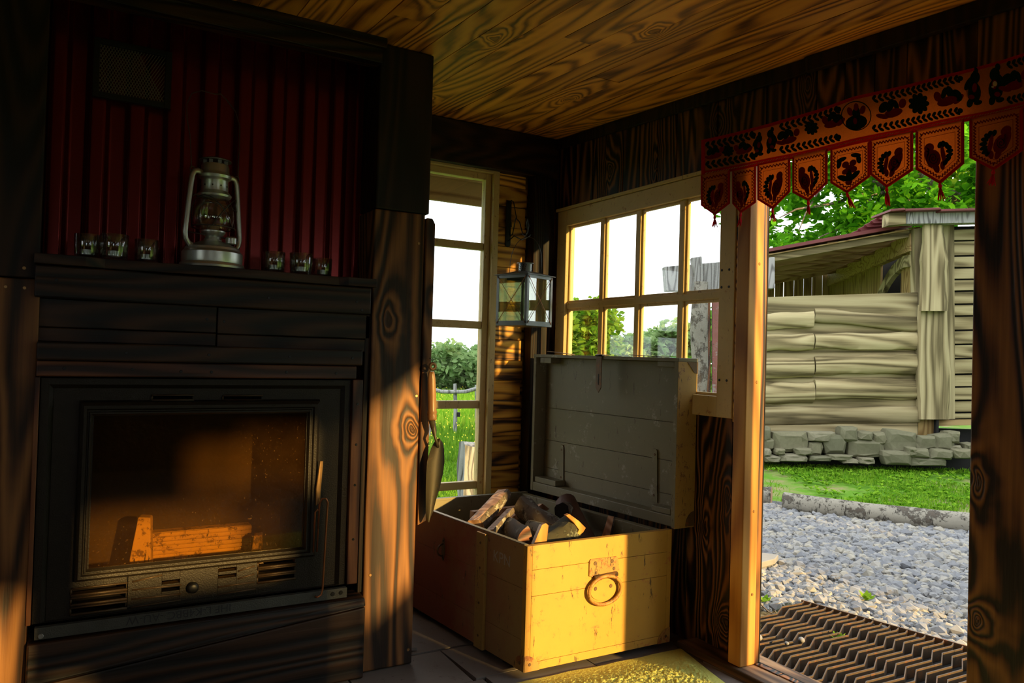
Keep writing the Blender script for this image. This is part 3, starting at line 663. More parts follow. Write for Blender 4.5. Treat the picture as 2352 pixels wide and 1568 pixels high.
mb.build('air_hole', 'ink', hd)
SD = Vector((.92, .39, 0)).normalized()
for s in (-1, 1):
    c0 = Vector(ln_c); path = []
    for (d, z) in ((.050, .280), (.064, .284), (.076, .280), (.083, .268), (.086, .250), (.094, .180), (.100, .120), (.102, .098), (.099, .080), (.088, .066), (.070, .060)):
        path.append(c0 + SD*s*d + Vector((0, 0, z)))
    mb = MB(); mb.tube(path, .0088, 12); mb.build('side_tube', 'tin', L, smooth=True)
    ear = [c0 + SD*s*.083 + Vector((0, 0, .272)) + (SD*math.cos(a)*.009*s + Vector((0, 0, math.sin(a)*.009 + .012))) for a in [k*PI/6 for k in range(12)]]
    mb = MB(); mb.tube(ear, .0018, 6, closed=True); mb.build('ear_loop', 'wire', L, smooth=True)
mb = MB(); c0 = Vector(ln_c)
bail = [(-.088, .288), (-.090, .32), (-.096, .38), (-.110, .43), (-.112, .47), (-.095, .505), (-.06, .522), (-.01, .524), (.01, .530), (.03, .520), (.07, .490), (.088, .45), (.090, .40), (.088, .34), (.088, .288)]
mb.tube([c0 + SD*d + Vector((0, .0, z)) for d, z in bail], .0015, 6); mb.build('bail_handle', 'wire', L, smooth=True)
mb = MB()                                        # guard wires round the glass
for ph, sgn in ((0, 1), (1.2, -1), (2.6, 1)):
    mb.tube([c0 + Vector((.071*math.cos(ph + sgn*t*.25), .071*math.sin(ph + sgn*t*.25), .12 + .09*math.sin(t*PI/12))) for t in range(13)], .0016, 6)
mb.tube([c0 + Vector((.070*math.cos(t*PI/12), .070*math.sin(t*PI/12), .122)) for t in range(24)], .0018, 6, closed=True)
mb.tube([c0 + SD*-.094 + Vector((0, 0, .195)), c0 + SD*-.07 + Vector((0, -.01, .212)), c0 + SD*.07 + Vector((0, -.01, .188)), c0 + SD*.094 + Vector((0, 0, .18))], .0016, 6)
mb.tube([c0 + SD*-.10 + Vector((0, 0, .10)), c0 + SD*.10 + Vector((0, 0, .096))], .0018, 6); mb.build('wire_guard', 'wire', L, smooth=True)
L.scale = (1, 1, 1.14)
# tealight glasses
def cup(u, y, label, r, h, glass=None):
    p = P(u, 590, 'y', y); x = p.x
    if glass is None:
        mb = MB(); mb.lathe([(0, .0), (.86*r, 0), (r*.94, .004), (r, h), (r*.985, h + .0015), (r*.94, h), (r*.86, .014), (r*.7, .010), (0, .009)], (x, y, SZ), 32)
        o = mb.build('tealight_glass', 'cupglass', org=(x, y, SZ)); smoothed(o, 50)
    else:
        o = glass.copy(); COL.objects.link(o); o.location = (x, y, SZ)
    tag(o, label, 'candle glass', 'tealight glasses on the mantel shelf'); return o, x
def candle(x, y, label, src=None, group='tealights in the glasses on the shelf'):
    z = SZ + .0145
    if src is None:
        t = thing('tea_light', (x, y, z), label, 'candle', group)
        mb = MB(); mb.lathe([(0, 0), (.019, 0), (.0195, .016), (.019, .0162), (.0185, .010), (0, .010)], (x, y, z), 28); mb.build('metal_cup', 'alu', t)
        mb = MB(); mb.lathe([(0, .0152), (.017, .0150), (.0185, .0158), (.0187, .003), (0, .002)][::-1], (x, y, z), 28); mb.build('wax', 'wax', t)
        mb = MB(); mb.tube([(x, y, z + .014), (x + .001, y, z + .021)], .0008, 5); mb.build('wick', 'ink', t)
        return t
    c = copy_tree(src, (x, y, z), label); return c
spec = [(200, 2.80, 'leftmost clear tealight glass on the mantel shelf', .038, .078), (262, 2.775, 'clear tealight glass nearest the edge, middle of the left three', .042, .082),
        (337, 2.80, 'clear tealight glass just left of the storm lantern', .038, .078), (630, 2.80, 'clear tealight glass just right of the storm lantern', .038, .076),
        (692, 2.79, 'clear tealight glass in the middle of the right three', .041, .078), (741, 2.84, 'rightmost clear tealight glass on the shelf before the red sheet', .036, .072)]
src = None; where = ['in the leftmost glass', 'in the middle glass of the left three', 'in the glass left of the storm lantern', 'in the glass right of the storm lantern', 'in the middle glass of the right three', 'in the rightmost glass']
for (u, y, lab, r, h), wh in zip(spec, where):
    o, x = cup(u, y, lab, r, h); c = candle(x, y, 'white tealight ' + wh + ' on the mantel shelf', src); src = src or c

# ================================================================== CHEST
SK = -.095                                        # the chest stands a little askew
def C(s, b, z): return Vector((1.511 + s + SK*b, 2.438 + b, z))
def cbox(mb, s0, s1, b0, b1, z0, z1, base=0.0):
    f = lambda s, b, z: C(s + base, b, z)
    mb.hexa([f(s0,b0,z0), f(s1,b0,z0), f(s1,b1,z0), f(s0,b1,z0)], [f(s0,b0,z1), f(s1,b0,z1), f(s1,b1,z1), f(s0,b1,z1)])
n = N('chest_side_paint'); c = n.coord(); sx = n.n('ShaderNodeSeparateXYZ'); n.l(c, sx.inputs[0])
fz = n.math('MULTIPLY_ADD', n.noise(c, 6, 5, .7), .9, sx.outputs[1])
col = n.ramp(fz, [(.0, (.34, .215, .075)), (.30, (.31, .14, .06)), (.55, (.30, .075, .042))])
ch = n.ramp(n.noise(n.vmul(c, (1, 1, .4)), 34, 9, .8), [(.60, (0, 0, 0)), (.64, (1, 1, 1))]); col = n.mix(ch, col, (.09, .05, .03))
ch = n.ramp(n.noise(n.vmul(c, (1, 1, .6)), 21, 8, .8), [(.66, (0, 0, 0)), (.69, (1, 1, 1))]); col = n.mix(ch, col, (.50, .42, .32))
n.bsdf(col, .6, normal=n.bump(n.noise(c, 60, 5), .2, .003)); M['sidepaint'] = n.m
CW, CB, CT, CH = .709, 1.0, .488, .024
chest = thing('wooden_chest', C(.35, .5, 0), 'old yellow wooden chest with open lid, full of firewood', 'chest')
mb = MB()
for z0, z1 in ((.022, .052), (.0535, .298), (.2995, .396), (.3975, CT)): cbox(mb, .024, CW - .024, 0, CH, z0, z1)
cbox(mb, 0, .0232, 0, CH, .022, CT); cbox(mb, CW - .0232, CW, 0, CH, .022, CT)
mb.build('front_panel', 'yellow', chest, bevel=.0008)
mb = MB()
for z0, z1 in ((.022, .135), (.1365, .325), (.3265, CT)): cbox(mb, 0, CH*.8, CH, CB, z0, z1)
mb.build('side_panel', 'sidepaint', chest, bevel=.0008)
mb = MB(); cbox(mb, CW - CH*.8, CW, CH, CB, .022, CT - .02); mb.build('side_panel', 'yellow', chest)
mb = MB(); cbox(mb, CH*.8, CW - CH*.8, CB - CH, CB, .022, CT); mb.build('back_panel', 'olive', chest)
mb = MB(); cbox(mb, CH*.8, CW - CH*.8, CH, CB - CH, .022, .04); mb.build('bottom', 'olive', chest)
mb = MB(); cbox(mb, CH*.8, CH*.8 + .004, CH, CB - CH, .04, CT - .035); cbox(mb, CW - CH*.8 - .004, CW - CH*.8, CH, CB - CH, .04, CT - .02)
cbox(mb, CH*.8 + .004, CW - CH*.8 - .004, CB - CH - .004, CB - CH, .04, CT - .01); mb.build('lining', 'olive', chest)
mb = MB(); cbox(mb, .0195, .034, .024, CB - .024, CT - .03, CT - .004); mb.build('inner_rail', 'olive', chest, bevel=.002)
mb = MB(); cbox(mb, CW - .055, CW - .0195, .024, CB - .024, CT - .075, CT - .006); mb.build('inner_rail', 'olive', chest, bevel=.002)
mb = MB(); cbox(mb, 0.001, .019, .02, CB, CT, CT + .003); mb.build('rim_strip', 'olive', chest, bevel=.001)
mb = MB(); cbox(mb, .03, CW - .03, .0245, .042, CT - .03, CT - .006); mb.build('inner_rail', 'ochre', chest, bevel=.002)
for b0, b1 in ((.262, .325), (.915, .985)):
    mb = MB(); cbox(mb, -.013, 0, b0, b1, .018, CT - .008); bt = mb.build('batten', 'ochre', chest, bevel=.002)
    screws(bt, [(*C(-.013, (b0 + b1)/2, z), .006) for z in (.07, .20, .34, .44)], (-1, -.095, 0), 'rust', 'nail')
for b0 in (.10, .80):
    mb = MB(); cbox(mb, .02, CW - .02, b0, b0 + .07, 0, .022); mb.build('runner', 'darkh', chest, bevel=.003)
# handle plate, ring and its seat
pl = MB(); Y0 = 2.4375
pl.prism([(1.795, Y0, .345), (1.815, Y0, .338), (1.845, Y0, .333), (1.90, Y0, .335), (1.935, Y0, .345), (1.945, Y0, .352), (1.938, Y0, .372), (1.935, Y0, .402), (1.928, Y0, .408), (1.802, Y0, .410), (1.795, Y0, .403)], (0, -.005, 0))
pl = pl.build('handle_plate', 'rustpaint', chest, bevel=.001)
screws(pl, [(1.822, 2.4325, .392, .009), (1.905, 2.4325, .392, .009), (1.915, 2.4325, .362, .008), (1.828, 2.4325, .355, .006)], (0, -1, 0), 'rust', 'rivet')
mb = MB(); mb.tube([(1.815, 2.425, .337), (1.925, 2.425, .342)], .0095, 12); mb.build('hinge_sleeve', 'rust', pl, smooth=True)
mb = MB(); mb.tube([(1.866 + .078*math.cos(t*PI/20), 2.421 - .004*math.sin(t*PI/20), .285 + .056*math.sin(t*PI/20)) for t in range(40)], .0072, 10, closed=True); mb.build('ring_handle', 'rustpaint', chest, smooth=True)
mb = MB(); mb.prism([(1.866 + .062*math.cos(t*PI/14), Y0, .285 + .043*math.sin(t*PI/14)) for t in range(28)], (0, -.003, 0)); se = mb.build('ring_seat', 'yellow', chest)
screws(se, [(1.828, 2.4345, .292, .009), (1.903, 2.4345, .294, .009)], (0, -1, 0), 'rust', 'rivet')
def quarter(s0, z0, sx, face):
    pts = [(0, 0)] + [(.066*math.cos(t*PI/16)*(1 if t else 1), .060*math.sin(t*PI/16)) for t in range(9)]
    m = MB()
    if face == 'f': m.prism([(1.511 + s0 + sx*a, Y0, z0 + b) for a, b in pts], (0, -.0022, 0)); pp = [(1.511 + s0 + sx*.022, Y0 - .0022, z0 + .026, .007)]; nn = (0, -1, 0)
    else: m.prism([C(s0 - .0004, a, z0 + b) for a, b in pts], (-.0022, 0, 0)); pp = [(*C(s0 - .0026, .026, z0 + .028), .007)]; nn = (-1, 0, 0)
    q = m.build('corner_plate', 'rustpaint', chest); screws(q, pp, nn, 'rust', 'rivet')
quarter(0, .022, 1, 'f'); quarter(CW, .022, -1, 'f'); quarter(0, .022, 1, 's')
# side handle
mb = MB(); mb.prism([C(-.0004, .60 + .013*math.cos(t*PI/8), .345 + .05*math.sin(t*PI/8)) for t in range(16)], (-.003, 0, 0)); hs = mb.build('handle_plate', 'rust', chest)
screws(hs, [(*C(-.0035, .60, .382), .005), (*C(-.0035, .60, .308), .005)], (-1, 0, 0), 'black', 'nail')
mb = MB(); mb.tube([C(-.004 - .030*math.sin(t*PI/10), .60 - .008*math.sin(t*PI/10), .342 + .026*math.cos(t*PI/10)) for t in range(11)], .0042, 8); mb.build('loop_handle', 'rust', chest, smooth=True)
ORG['_'] = 0
side_mat = Matrix(((-0.0, SK/1.0045, -.9955, 0), (0, 0, 0, 0), (0, 0, 0, 0), (0, 0, 0, 1)))
xax = Vector((-SK, -1, 0)).normalized(); zax = Vector((0, 0, 1)); nax = xax.cross(zax)
def side_text(txt, b, z, size, mat, nm):
    o = C(-.0006, b, z); m = Matrix.Translation(o) @ Matrix(((xax.x, zax.x, nax.x, 0), (xax.y, zax.y, nax.y, 0), (xax.z, zax.z, nax.z, 0), (0, 0, 0, 1)))
    return lettering(txt, nm, mat, chest, m, size)
M['scratch'] = plain('pale_scratches', (.42,.37,.30), .8)
side_text('KPN', .222, .385, .062, 'scratch', 'scratched_letters')
# lid
def LB(mb, t0, t1, b0, b1, z0, z1): cbox(mb, t0, t1, b0, b1, z0, z1, .722)
lz0, lz1, lt = .494, 1.190, .109
lid = MB()
for z0, z1 in ((lz0 + .002, .612), (.614, .757), (.759, .925), (.927, lz1 - .002)): LB(lid, .066, .082, .02, CB - .02, z0, z1)
lid = lid.build('lid', 'olive', chest, bevel=.001)
mb = MB(); LB(mb, .0825, lt - .002, .0, CB, lz0, lz1); mb.build('lid_back', 'yellow', lid)
mb = MB(); LB(mb, 0, lt, -.001, .0195, lz0 - .006, lz1); mb.build('lid_side', 'ochre', lid, bevel=.001)
mb = MB(); LB(mb, -.0015, .001, .0, .0195, lz0, lz1); LB(mb, .001, .082, .0196, .0215, lz0, lz1); mb.build('lid_edge', 'olive', lid)
mb = MB(); LB(mb, 0, .082, CB - .0195, CB, lz0, lz1); mb.build('lid_side', 'olive', lid, bevel=.001)
mb = MB(); LB(mb, 0, lt, -.002, CB + .002, lz1, lz1 + .016); mb.build('lid_top_rim', 'olive', lid, bevel=.002)
mb = MB(); LB(mb, 0, .066, .02, CB - .02, lz0, lz0 + .045); mb.build('lid_bottom_rim', 'olive', lid, bevel=.003)
for b0, b1, z0, z1, t0 in ((.03, .13, 1.165, lz1, .01), (.87, .96, 1.160, lz1, .01), (.03, .14, .540, .565, .005), (.80, .97, .540, .568, .005)):
    mb = MB(); LB(mb, t0, .066, b0, b1, z0, z1); mb.build('corner_block', 'olive', lid, bevel=.003)
for b0, zt in ((.185, .80), (.83, .745)):
    p = lambda db, z, t=.064: C(.722 + t, b0 + db, z)
    zb = .565 if b0 < .5 else .55
    mb = MB(); mb.prism([p(-.022, zb), p(.022, zb), p(.014, zt - .01), p(.008, zt), p(-.008, zt), p(-.014, zt - .01)], (-.004, 0, 0)); hg = mb.build('hinge_strap', 'olive', lid, bevel=.001)
    screws(hg, [(*p(0, zt - .025, .060), .006), (*p(0, zb + .03, .060), .006)], (-1, 0, 0), 'rust')
mb = MB(); mb.prism([C(.719, .505, 1.205), C(.719, .468, 1.205), C(.719, .468, 1.055), C(.719, .486, 1.032), C(.719, .505, 1.055)], (-.004, 0, 0))
mb.prism([C(.719, .505, 1.205), C(.719, .468, 1.205), C(.76, .468, 1.209), C(.76, .505, 1.209)], (0, 0, .004)); hp = mb.build('hasp', 'rust', lid, bevel=.001)
mb = MB(); mb.prism([C(.7148, .489, 1.12), C(.7148, .483, 1.12), C(.7148, .483, 1.07), C(.7148, .489, 1.07)], (-.0012, 0, 0)); mb.build('hasp_slot', 'ink', hp)
mb = MB(); mb.tube([C(.715, .508, 1.208), C(.715, .465, 1.208)], .005, 8); mb.build('hasp_pin', 'black', hp, smooth=True)
for s_, b0, b1, dz in ((.75, .93, .74, .014), (.76, .34, .12, .006)):
    mb = MB(); mb.prism([C(s_, b0, lz1 + .017 + dz), C(s_ + .02, b0, lz1 + .017 + dz), C(s_ + .03, b1, lz1 + .017), C(s_ + .01, b1, lz1 + .017)], (0, 0, .003)); mb.build('strap_end', 'rust', lid)
q = lambda a, z: C(.722 + lt - a, -.0014, z)
mb = MB(); mb.prism([q(0, lz0)] + [q(.05*math.cos(t*PI/16), lz0 + .062*math.sin(t*PI/16)) for t in range(9)], (0, -.002, 0)); cp = mb.build('corner_plate', 'rust', lid); screws(cp, [(*(q(.02, lz0 + .03) + Vector((0, -.002, 0))), .005)], (0, -1, 0), 'rust', 'rivet')
mb = MB(); mb.prism([q(.06, lz1), q(0, lz1), q(0, lz1 - .05), q(.02, lz1 - .045)], (0, -.0018, 0)); mb.build('corner_plate', 'rust', lid)

# ---- firewood
def wlog(p0, p1, r0, r1, bark='bark', end='cutwood', n=14, seed=0, rough=.12, flat=None, bend=0.0, label='', split=0):
    """round or split log; flat=(angle, depth) shaves a flat split face"""
    p0 = Vector(p0); p1 = Vector(p1); d = (p1 - p0); Ln = d.length; d.normalize(); a = d.orthogonal().normalized(); b = d.cross(a)
    rd = random.Random(seed); k = 9; m = MB(); vs = []
    for i in range(k + 1):
        t = i/k; cpt = p0.lerp(p1, t) + a*bend*math.sin(t*PI)
        r = lerp(r0, r1, t)
        for j in range(n):
            an = 2*PI*j/n; nz = mnoise.noise(Vector((math.cos(an)*1.5 + seed*3.1, math.sin(an)*1.5, t*Ln*9)))
            rr_ = r*(1 + rough*nz*1.6); x, y = math.cos(an)*rr_, math.sin(an)*rr_
            if flat:
                fa, fd = flat; nx, ny = math.cos(fa), math.sin(fa); dd = x*nx + y*ny
                if dd > fd*r: x -= nx*(dd - fd*r); y -= ny*(dd - fd*r)
                if split:
                    fa2 = fa + split; nx, ny = math.cos(fa2), math.sin(fa2); dd = x*nx + y*ny
                    if dd > fd*r: x -= nx*(dd - fd*r); y -= ny*(dd - fd*r)
            vs.append(cpt + a*x + b*y)
    m.add(vs, []); base = 0
    for i in range(k):
        for j in range(n):
            q4 = (i*n + j, i*n + (j+1) % n, (i+1)*n + (j+1) % n, (i+1)*n + j)
            m.f.append(q4); cut = False
            if flat:
                mid = sum((vs[q_] for q_ in q4), Vector())/4 - p0.lerp(p1, (i + .5)/k) - a*bend*math.sin((i + .5)/k*PI); x, y = mid.dot(a), mid.dot(b); r = lerp(r0, r1, i/k)
                for fa in [flat[0]] + ([flat[0] + split] if split else []):
                    if x*math.cos(fa) + y*math.sin(fa) > (flat[1] - .03)*r: cut = True
            m.mi.append(1 if cut else 0)
    m.f += [tuple(range(n))[::-1], tuple(k*n + j for j in range(n))]; m.mi += [1, 1]
    o = m.build('firewood_log', [bark, end], org=(p0 + p1)/2); smoothed(o, 45)
    # let the wood grain follow the piece
    return tag(o, label, 'firewood', None)
G = 'firewood logs in the chest'
def PY(u, v, y): return P(u, v, 'y', y)
wlog(PY(1157, 1133, 3.16), PY(1092, 1205, 3.00), .040, .042, 'bark', 'cutwood', seed=1, flat=(2.4, .55), label='split log leaning up at the left with a round sawn end')
wlog(PY(1168, 1170, 2.98), PY(1118, 1222, 2.84), .030, .034, 'bark', 'cutwood', seed=2, flat=(2.5, .2), split=1.4, label='pale pink split stick leaning beside the taller left log')
wlog(PY(1198, 1158, 3.06), PY(1278, 1212, 2.86), .052, .046, 'bark', 'cutwood', seed=4, rough=.3, bend=.01, label='knobbly grey barked log lying across the middle of the pile')
wlog(PY(1298, 1152, 2.98), PY(1352, 1262, 2.72), .050, .052, 'barkred', 'bark', seed=5, rough=.08, label='thick smooth red-brown log standing tilted against the lid side')
wlog(PY(1312, 1208, 2.68), PY(1252, 1262, 2.64), .055, .056, 'barkmoss', 'barkmoss', seed=6, rough=.22, label='dark mossy log with yellow cut edge near the chest front')
ml = bpy.data.objects['firewood_log.004']; mb = MB(); mb.prism([PY(1300, 1184, 2.62), PY(1308, 1180, 2.62), PY(1330, 1196, 2.62), PY(1346, 1212, 2.62), PY(1340, 1222, 2.62), PY(1322, 1236, 2.62), PY(1330, 1216, 2.62), PY(1318, 1200, 2.62)], (0, .02, 0)); mb.build('cut_edge', 'golden', ml, bevel=.002)
wlog(PY(1215, 1238, 2.70), PY(1170, 1212, 2.92), .052, .05, 'bark', 'redwood', seed=7, flat=(.5, .3), label='bark covered half log with brown split face at front left')  # split face given a darker colour to stand in for rim shade
wlog(PY(1262, 1228, 2.76), PY(1222, 1210, 2.94), .036, .036, 'barkbirch', 'bark', seed=8, label='pale birch barked log under the knobbly grey one')  # sawn end in dark bark colour, standing in for shade in the chest
wlog(PY(1405, 1186, 2.74), PY(1392, 1236, 2.72), .017, .021, 'barkbirch', 'cutwood', seed=9, n=10, flat=(.2, .4), label='short pale stick standing alone at the right of the pile')
wlog(PY(1290, 1172, 2.86), PY(1306, 1168, 2.93), .034, .034, 'bark', 'voidshade', seed=10, rough=.2, label='short hollow branch stub between the grey and red-brown logs')
mb = MB()
def beamlike(mb, p0, p1, w, h):
    p0 = Vector(p0); p1 = Vector(p1); d = (p1 - p0).normalized(); a = d.cross(Vector((0, 0, 1))).normalized()*w; b = d.cross(a).normalized()*h
    mb.hexa([p0 - a - b, p0 + a - b, p1 + a - b, p1 - a - b], [p0 - a + b, p0 + a + b, p1 + a + b, p1 - a + b])
beamlike(mb, PY(1084, 1182, 3.22), PY(1205, 1168, 3.27), .017, .018); o = mb.build('firewood_log', 'cutwood', bevel=.002, org=PY(1140, 1176, 3.24)); tag(o, 'square sawn reddish timber lying behind the left logs', 'firewood')
mb = MB(); mb.prism([PY(1226, 1250, 2.535), PY(1235, 1228, 2.535), PY(1245, 1205, 2.535), PY(1254, 1201, 2.535), PY(1260, 1206, 2.535), PY(1256, 1246, 2.535)], (.006, .03, -.004)); o = mb.build('wood_splinter', 'golden', bevel=.001, org=PY(1240, 1240, 2.54)); tag(o, 'bright orange splinter of wood at the front rim of the chest', 'wood splinter')
mb = MB(); mb.prism([PY(1233, 1166, 3.08), PY(1246, 1156, 3.08), PY(1262, 1168, 3.08), PY(1250, 1178, 3.08)], (.01, .05, -.01)); o = mb.build('firewood_log', 'cutwood', bevel=.002, org=PY(1246, 1166, 3.1)); tag(o, 'small pale wedge of split wood behind the knobbly log', 'firewood')
mb = MB(); mb.prism([PY(1170, 1190, 3.06), PY(1192, 1178, 3.06), PY(1196, 1190, 3.06), PY(1175, 1200, 3.06)], (.01, .06, -.01)); o = mb.build('firewood_log', 'cutwood', bevel=.002, org=PY(1182, 1190, 3.1)); tag(o, 'small whitish wood piece between the pink stick and knobbly log', 'firewood')
rr = random.Random(8)
for lay, z in enumerate((.100, .215, .325)):
    for k in range(6):
        s = .085 + k*.104 + (.02 if lay == 1 else 0)
        if s > CW - .08: continue
        ln = rr.uniform(.28, .33)
        for b0 in (.07, .42):
            wlog(C(s, b0 + .02 + rr.uniform(0, .02), z), C(s + rr.uniform(-.01, .01), b0 + ln, z + rr.uniform(-.005, .005)), .046, .048, 'bark', 'cutwood', n=10, seed=40 + lay*20 + k, rough=.08, label='bark covered log buried deep under the top pieces of the pile')['group'] = 'buried firewood logs'

# ================================================================== RUG
mb = MB(); nx, ny = 190, 330; c0, c1, c2, c3 = Vector((.75, .55, 0)), Vector((1.75, .42, 0)), Vector((2.245, 2.395, 0)), Vector((1.30, 2.412, 0))  # unseen near part enlarged to bounce light onto the ceiling
vs = []
for j in range(ny + 1):
    for i in range(nx + 1):
        s, t = i/nx, j/ny; p = c0.lerp(c1, s).lerp(c3.lerp(c2, s), t)
        e = min(s, 1-s, t, 1-t)*12; h = min(1, e)
        p = p + Vector((mnoise.noise(Vector((s*5, t*5, 1)))*.012, mnoise.noise(Vector((s*6, t*6, 4)))*.012 if t > .5 else 0, 0))
        z = .004 + h*.016 + h*(mnoise.noise(Vector((s*75, t*140, 0)))*.006 + R.uniform(-.0042, .0042)) + .006*h*mnoise.noise(Vector((s*3, t*3, 7)))
        vs.append((p.x, p.y, z))
mb.add(vs, [(j*(nx+1) + i, j*(nx+1) + i + 1, (j+1)*(nx+1) + i + 1, (j+1)*(nx+1) + i) for j in range(ny) for i in range(nx)])
mb.add([c0, c1, c2, c3], [(3, 2, 1, 0)])
o = mb.build('rug', 'rug', smooth=True, org=(1.7, 2.0, 0)); tag(o, 'fluffy yellow green rug on the floor before the chest', 'rug')

# ================================================================== HANGING CANDLE LANTERN
bc = PY(1168, 520, YW - .012); bx = bc.x
br = thing('wall_bracket', (bx, YW - .006, 1.73), 'black wrought iron bracket on the flat boards beside the tall window', 'bracket')
zt, zb = PY(1168, 460, YW - .01).z, PY(1168, 566, YW - .01).z
mb = MB(); mb.prism([(bx - .016, YW - .007, zt)] + [(bx + .016*math.cos(PI + t*PI/8), YW - .007, zb + .012 + .016*math.sin(PI + t*PI/8)) for t in range(9)] + [(bx + .016, YW - .007, zt)], (0, -.005, 0)); mb.build('plate', 'black', br, bevel=.001)
hk = PY(1214, 546, 3.32)
d = Vector((hk.x - bx, hk.y - YW, 0)); pr = lambda t, z: Vector((bx, YW - .014, 0)) + Vector((d.x, d.y + .014, 0))*t + Vector((0, 0, z))
zz = hk.z
mb = MB()
mb.tube([pr(0, zt - .015), pr(.10, zt - .005), pr(.22, zt - .02), pr(.40, zt - .12), pr(.55, zz + .10), pr(.72, zz + .03), pr(.86, zz + .012), pr(.96, zz + .03), pr(1.0, zz + .07), pr(.95, zz + .10), pr(.90, zz + .08), pr(.92, zz + .05)], .0028, 8); mb.build('scroll', 'black', br, smooth=True)
mb = MB(); mb.tube([pr(0, zb + .03), pr(.3, zb + .045), pr(.7, zz + .0), pr(1.05, zz + .005), pr(1.08, zz + .014)], .003, 8); mb.build('arm', 'black', br, smooth=True)
mb = MB(); mb.tube([pr(.38, zt - .11), pr(.34, zb + .13), pr(.22, zb + .06), pr(.10, zb + .05), pr(.03, zb + .09), pr(.05, zb + .12), pr(.12, zb + .125), pr(.14, zb + .10)], .0028, 8); mb.build('scroll', 'black', br, smooth=True)
lc = PY(1203, 740, 3.32); lx, ly = lc.x, 3.32
z0, z1 = PY(1195, 747, 3.22).z, PY(1195, 627, 3.22).z
cl = thing('candle_lantern', (lx, ly, z0), 'grey square metal lantern with glass panes hanging from the wall bracket', 'lantern')
bear = math.atan2(-ly, -lx); rad = .142; th = bear + math.radians(5)
cs = [Vector((lx + rad*math.cos(th + k*PI/2), ly + rad*math.sin(th + k*PI/2), 0)) for k in range(4)]
ctr = Vector((lx, ly, 0))
mb = MB(); mb.prism([p + Vector((0, 0, z0)) for p in cs], (0, 0, .010)); mb.build('base', 'pewter', cl, bevel=.001)
for k in range(4):
    p = cs[k]; a = (cs[(k+1) % 4] - p).normalized()*.016; b = (cs[k-1] - p).normalized()*.016
    mb = MB(); mb.prism([p + Vector((0, 0, z0 + .01)), p + a + Vector((0, 0, z0 + .01)), p + a + b*.15 + Vector((0, 0, z0 + .01)), p + a*.15 + b + Vector((0, 0, z0 + .01)), p + b + Vector((0, 0, z0 + .01))], (0, 0, z1 - z0 - .01)); mb.build('corner_post', 'pewter', cl)
rail = lambda z, h: [(cs[k], cs[(k+1) % 4]) for k in range(4)]
for za, zb_ in ((z0 + .010, z0 + .024), (z1 - .018, z1)):
    mb = MB()
    for k in range(4):
        p, q_ = cs[k], cs[(k+1) % 4]; n_ = ((p + q_)/2 - ctr).normalized()*-.003
        mb.hexa([p + Vector((0,0,za)), q_ + Vector((0,0,za)), q_ + n_ + Vector((0,0,za)), p + n_ + Vector((0,0,za))], [p + Vector((0,0,zb_)), q_ + Vector((0,0,zb_)), q_ + n_ + Vector((0,0,zb_)), p + n_ + Vector((0,0,zb_))])
    mb.build('rail', 'pewter', cl)
for k in range(4):
    p, q_ = cs[k], cs[(k+1) % 4]; u_ = (q_ - p).normalized(); n_ = ((p + q_)/2 - ctr).normalized()
    a, b = p + u_*.01 - n_*.004, q_ - u_*.01 - n_*.004
    mb = MB(); mb.add([a + Vector((0,0,z0+.012)), b + Vector((0,0,z0+.012)), b + Vector((0,0,z1-.006)), a + Vector((0,0,z1-.006)), a - n_*.002 + Vector((0,0,z0+.012)), b - n_*.002 + Vector((0,0,z0+.012)), b - n_*.002 + Vector((0,0,z1-.006)), a - n_*.002 + Vector((0,0,z1-.006))], [(0,1,2,3), (7,6,5,4)]); mb.build('pane', 'lantpane', cl)
    for s in (0, 1):
        a, b = p + u_*.008 + n_*.002, q_ - u_*.008 + n_*.002
        if s: a, b = b, a
        mb = MB(); mb.tube([a + Vector((0,0,z0+.014)), b + Vector((0,0,z1-.010))], .0014, 6); mb.build('cross_wire', 'copper', cl)
mb = MB(); rim = [ctr + (p - ctr)*1.10 for p in cs]; top = [ctr + (p - ctr)*.35 for p in cs]
mb.add([p + Vector((0,0,z1)) for p in rim] + [p + Vector((0,0,z1 + .022)) for p in top] + [p + Vector((0,0,z1 - .002)) for p in rim], [(0,1,5,4), (1,2,6,5), (2,3,7,6), (3,0,4,7), (4,5,6,7), (0,8,9,1), (1,9,10,2), (2,10,11,3), (3,11,8,0), (11,10,9,8)]); mb.build('roof', 'pewter', cl)
mb = MB(); mb.lathe([(.034, .018), (.034, .062), (.032, .062), (.032, .018)], (lx, ly, z1), 28); chm = mb.build('chimney', 'pewter', cl, smooth=False); smoothed(chm, 40)
for row in range(4):
    for k in range(14):
        if k % 7 in (3, 4): continue
        a = k*2*PI/14 + row*.1; screws(chm, [(lx + .0343*math.cos(a), ly + .0343*math.sin(a), z1 + .026 + row*.009, .0026)], (math.cos(a), math.sin(a), 0), 'ink', 'hole')
mb = MB(); mb.lathe([(0, .062), (.044, .062), (.044, .0645), (0, .066)], (lx, ly, z1), 28); mb.build('chimney_cap', 'pewter', cl)
RG = RIGHT; hook_z = zz + .004 - z1; bl = []
for i in range(17):
    t = i/16; a = PI*t; bl.append(Vector((lx, ly, z1)) + RG*(-.080*math.cos(a)) + Vector((hk.x - lx, hk.y - ly, 0))*math.sin(a)*.9 + Vector((0, 0, .0 + hook_z*(math.sin(a)**.62))))
mb = MB(); mb.tube(bl, .0016, 6); mb.build('handle_wire', 'wire', cl, smooth=True)

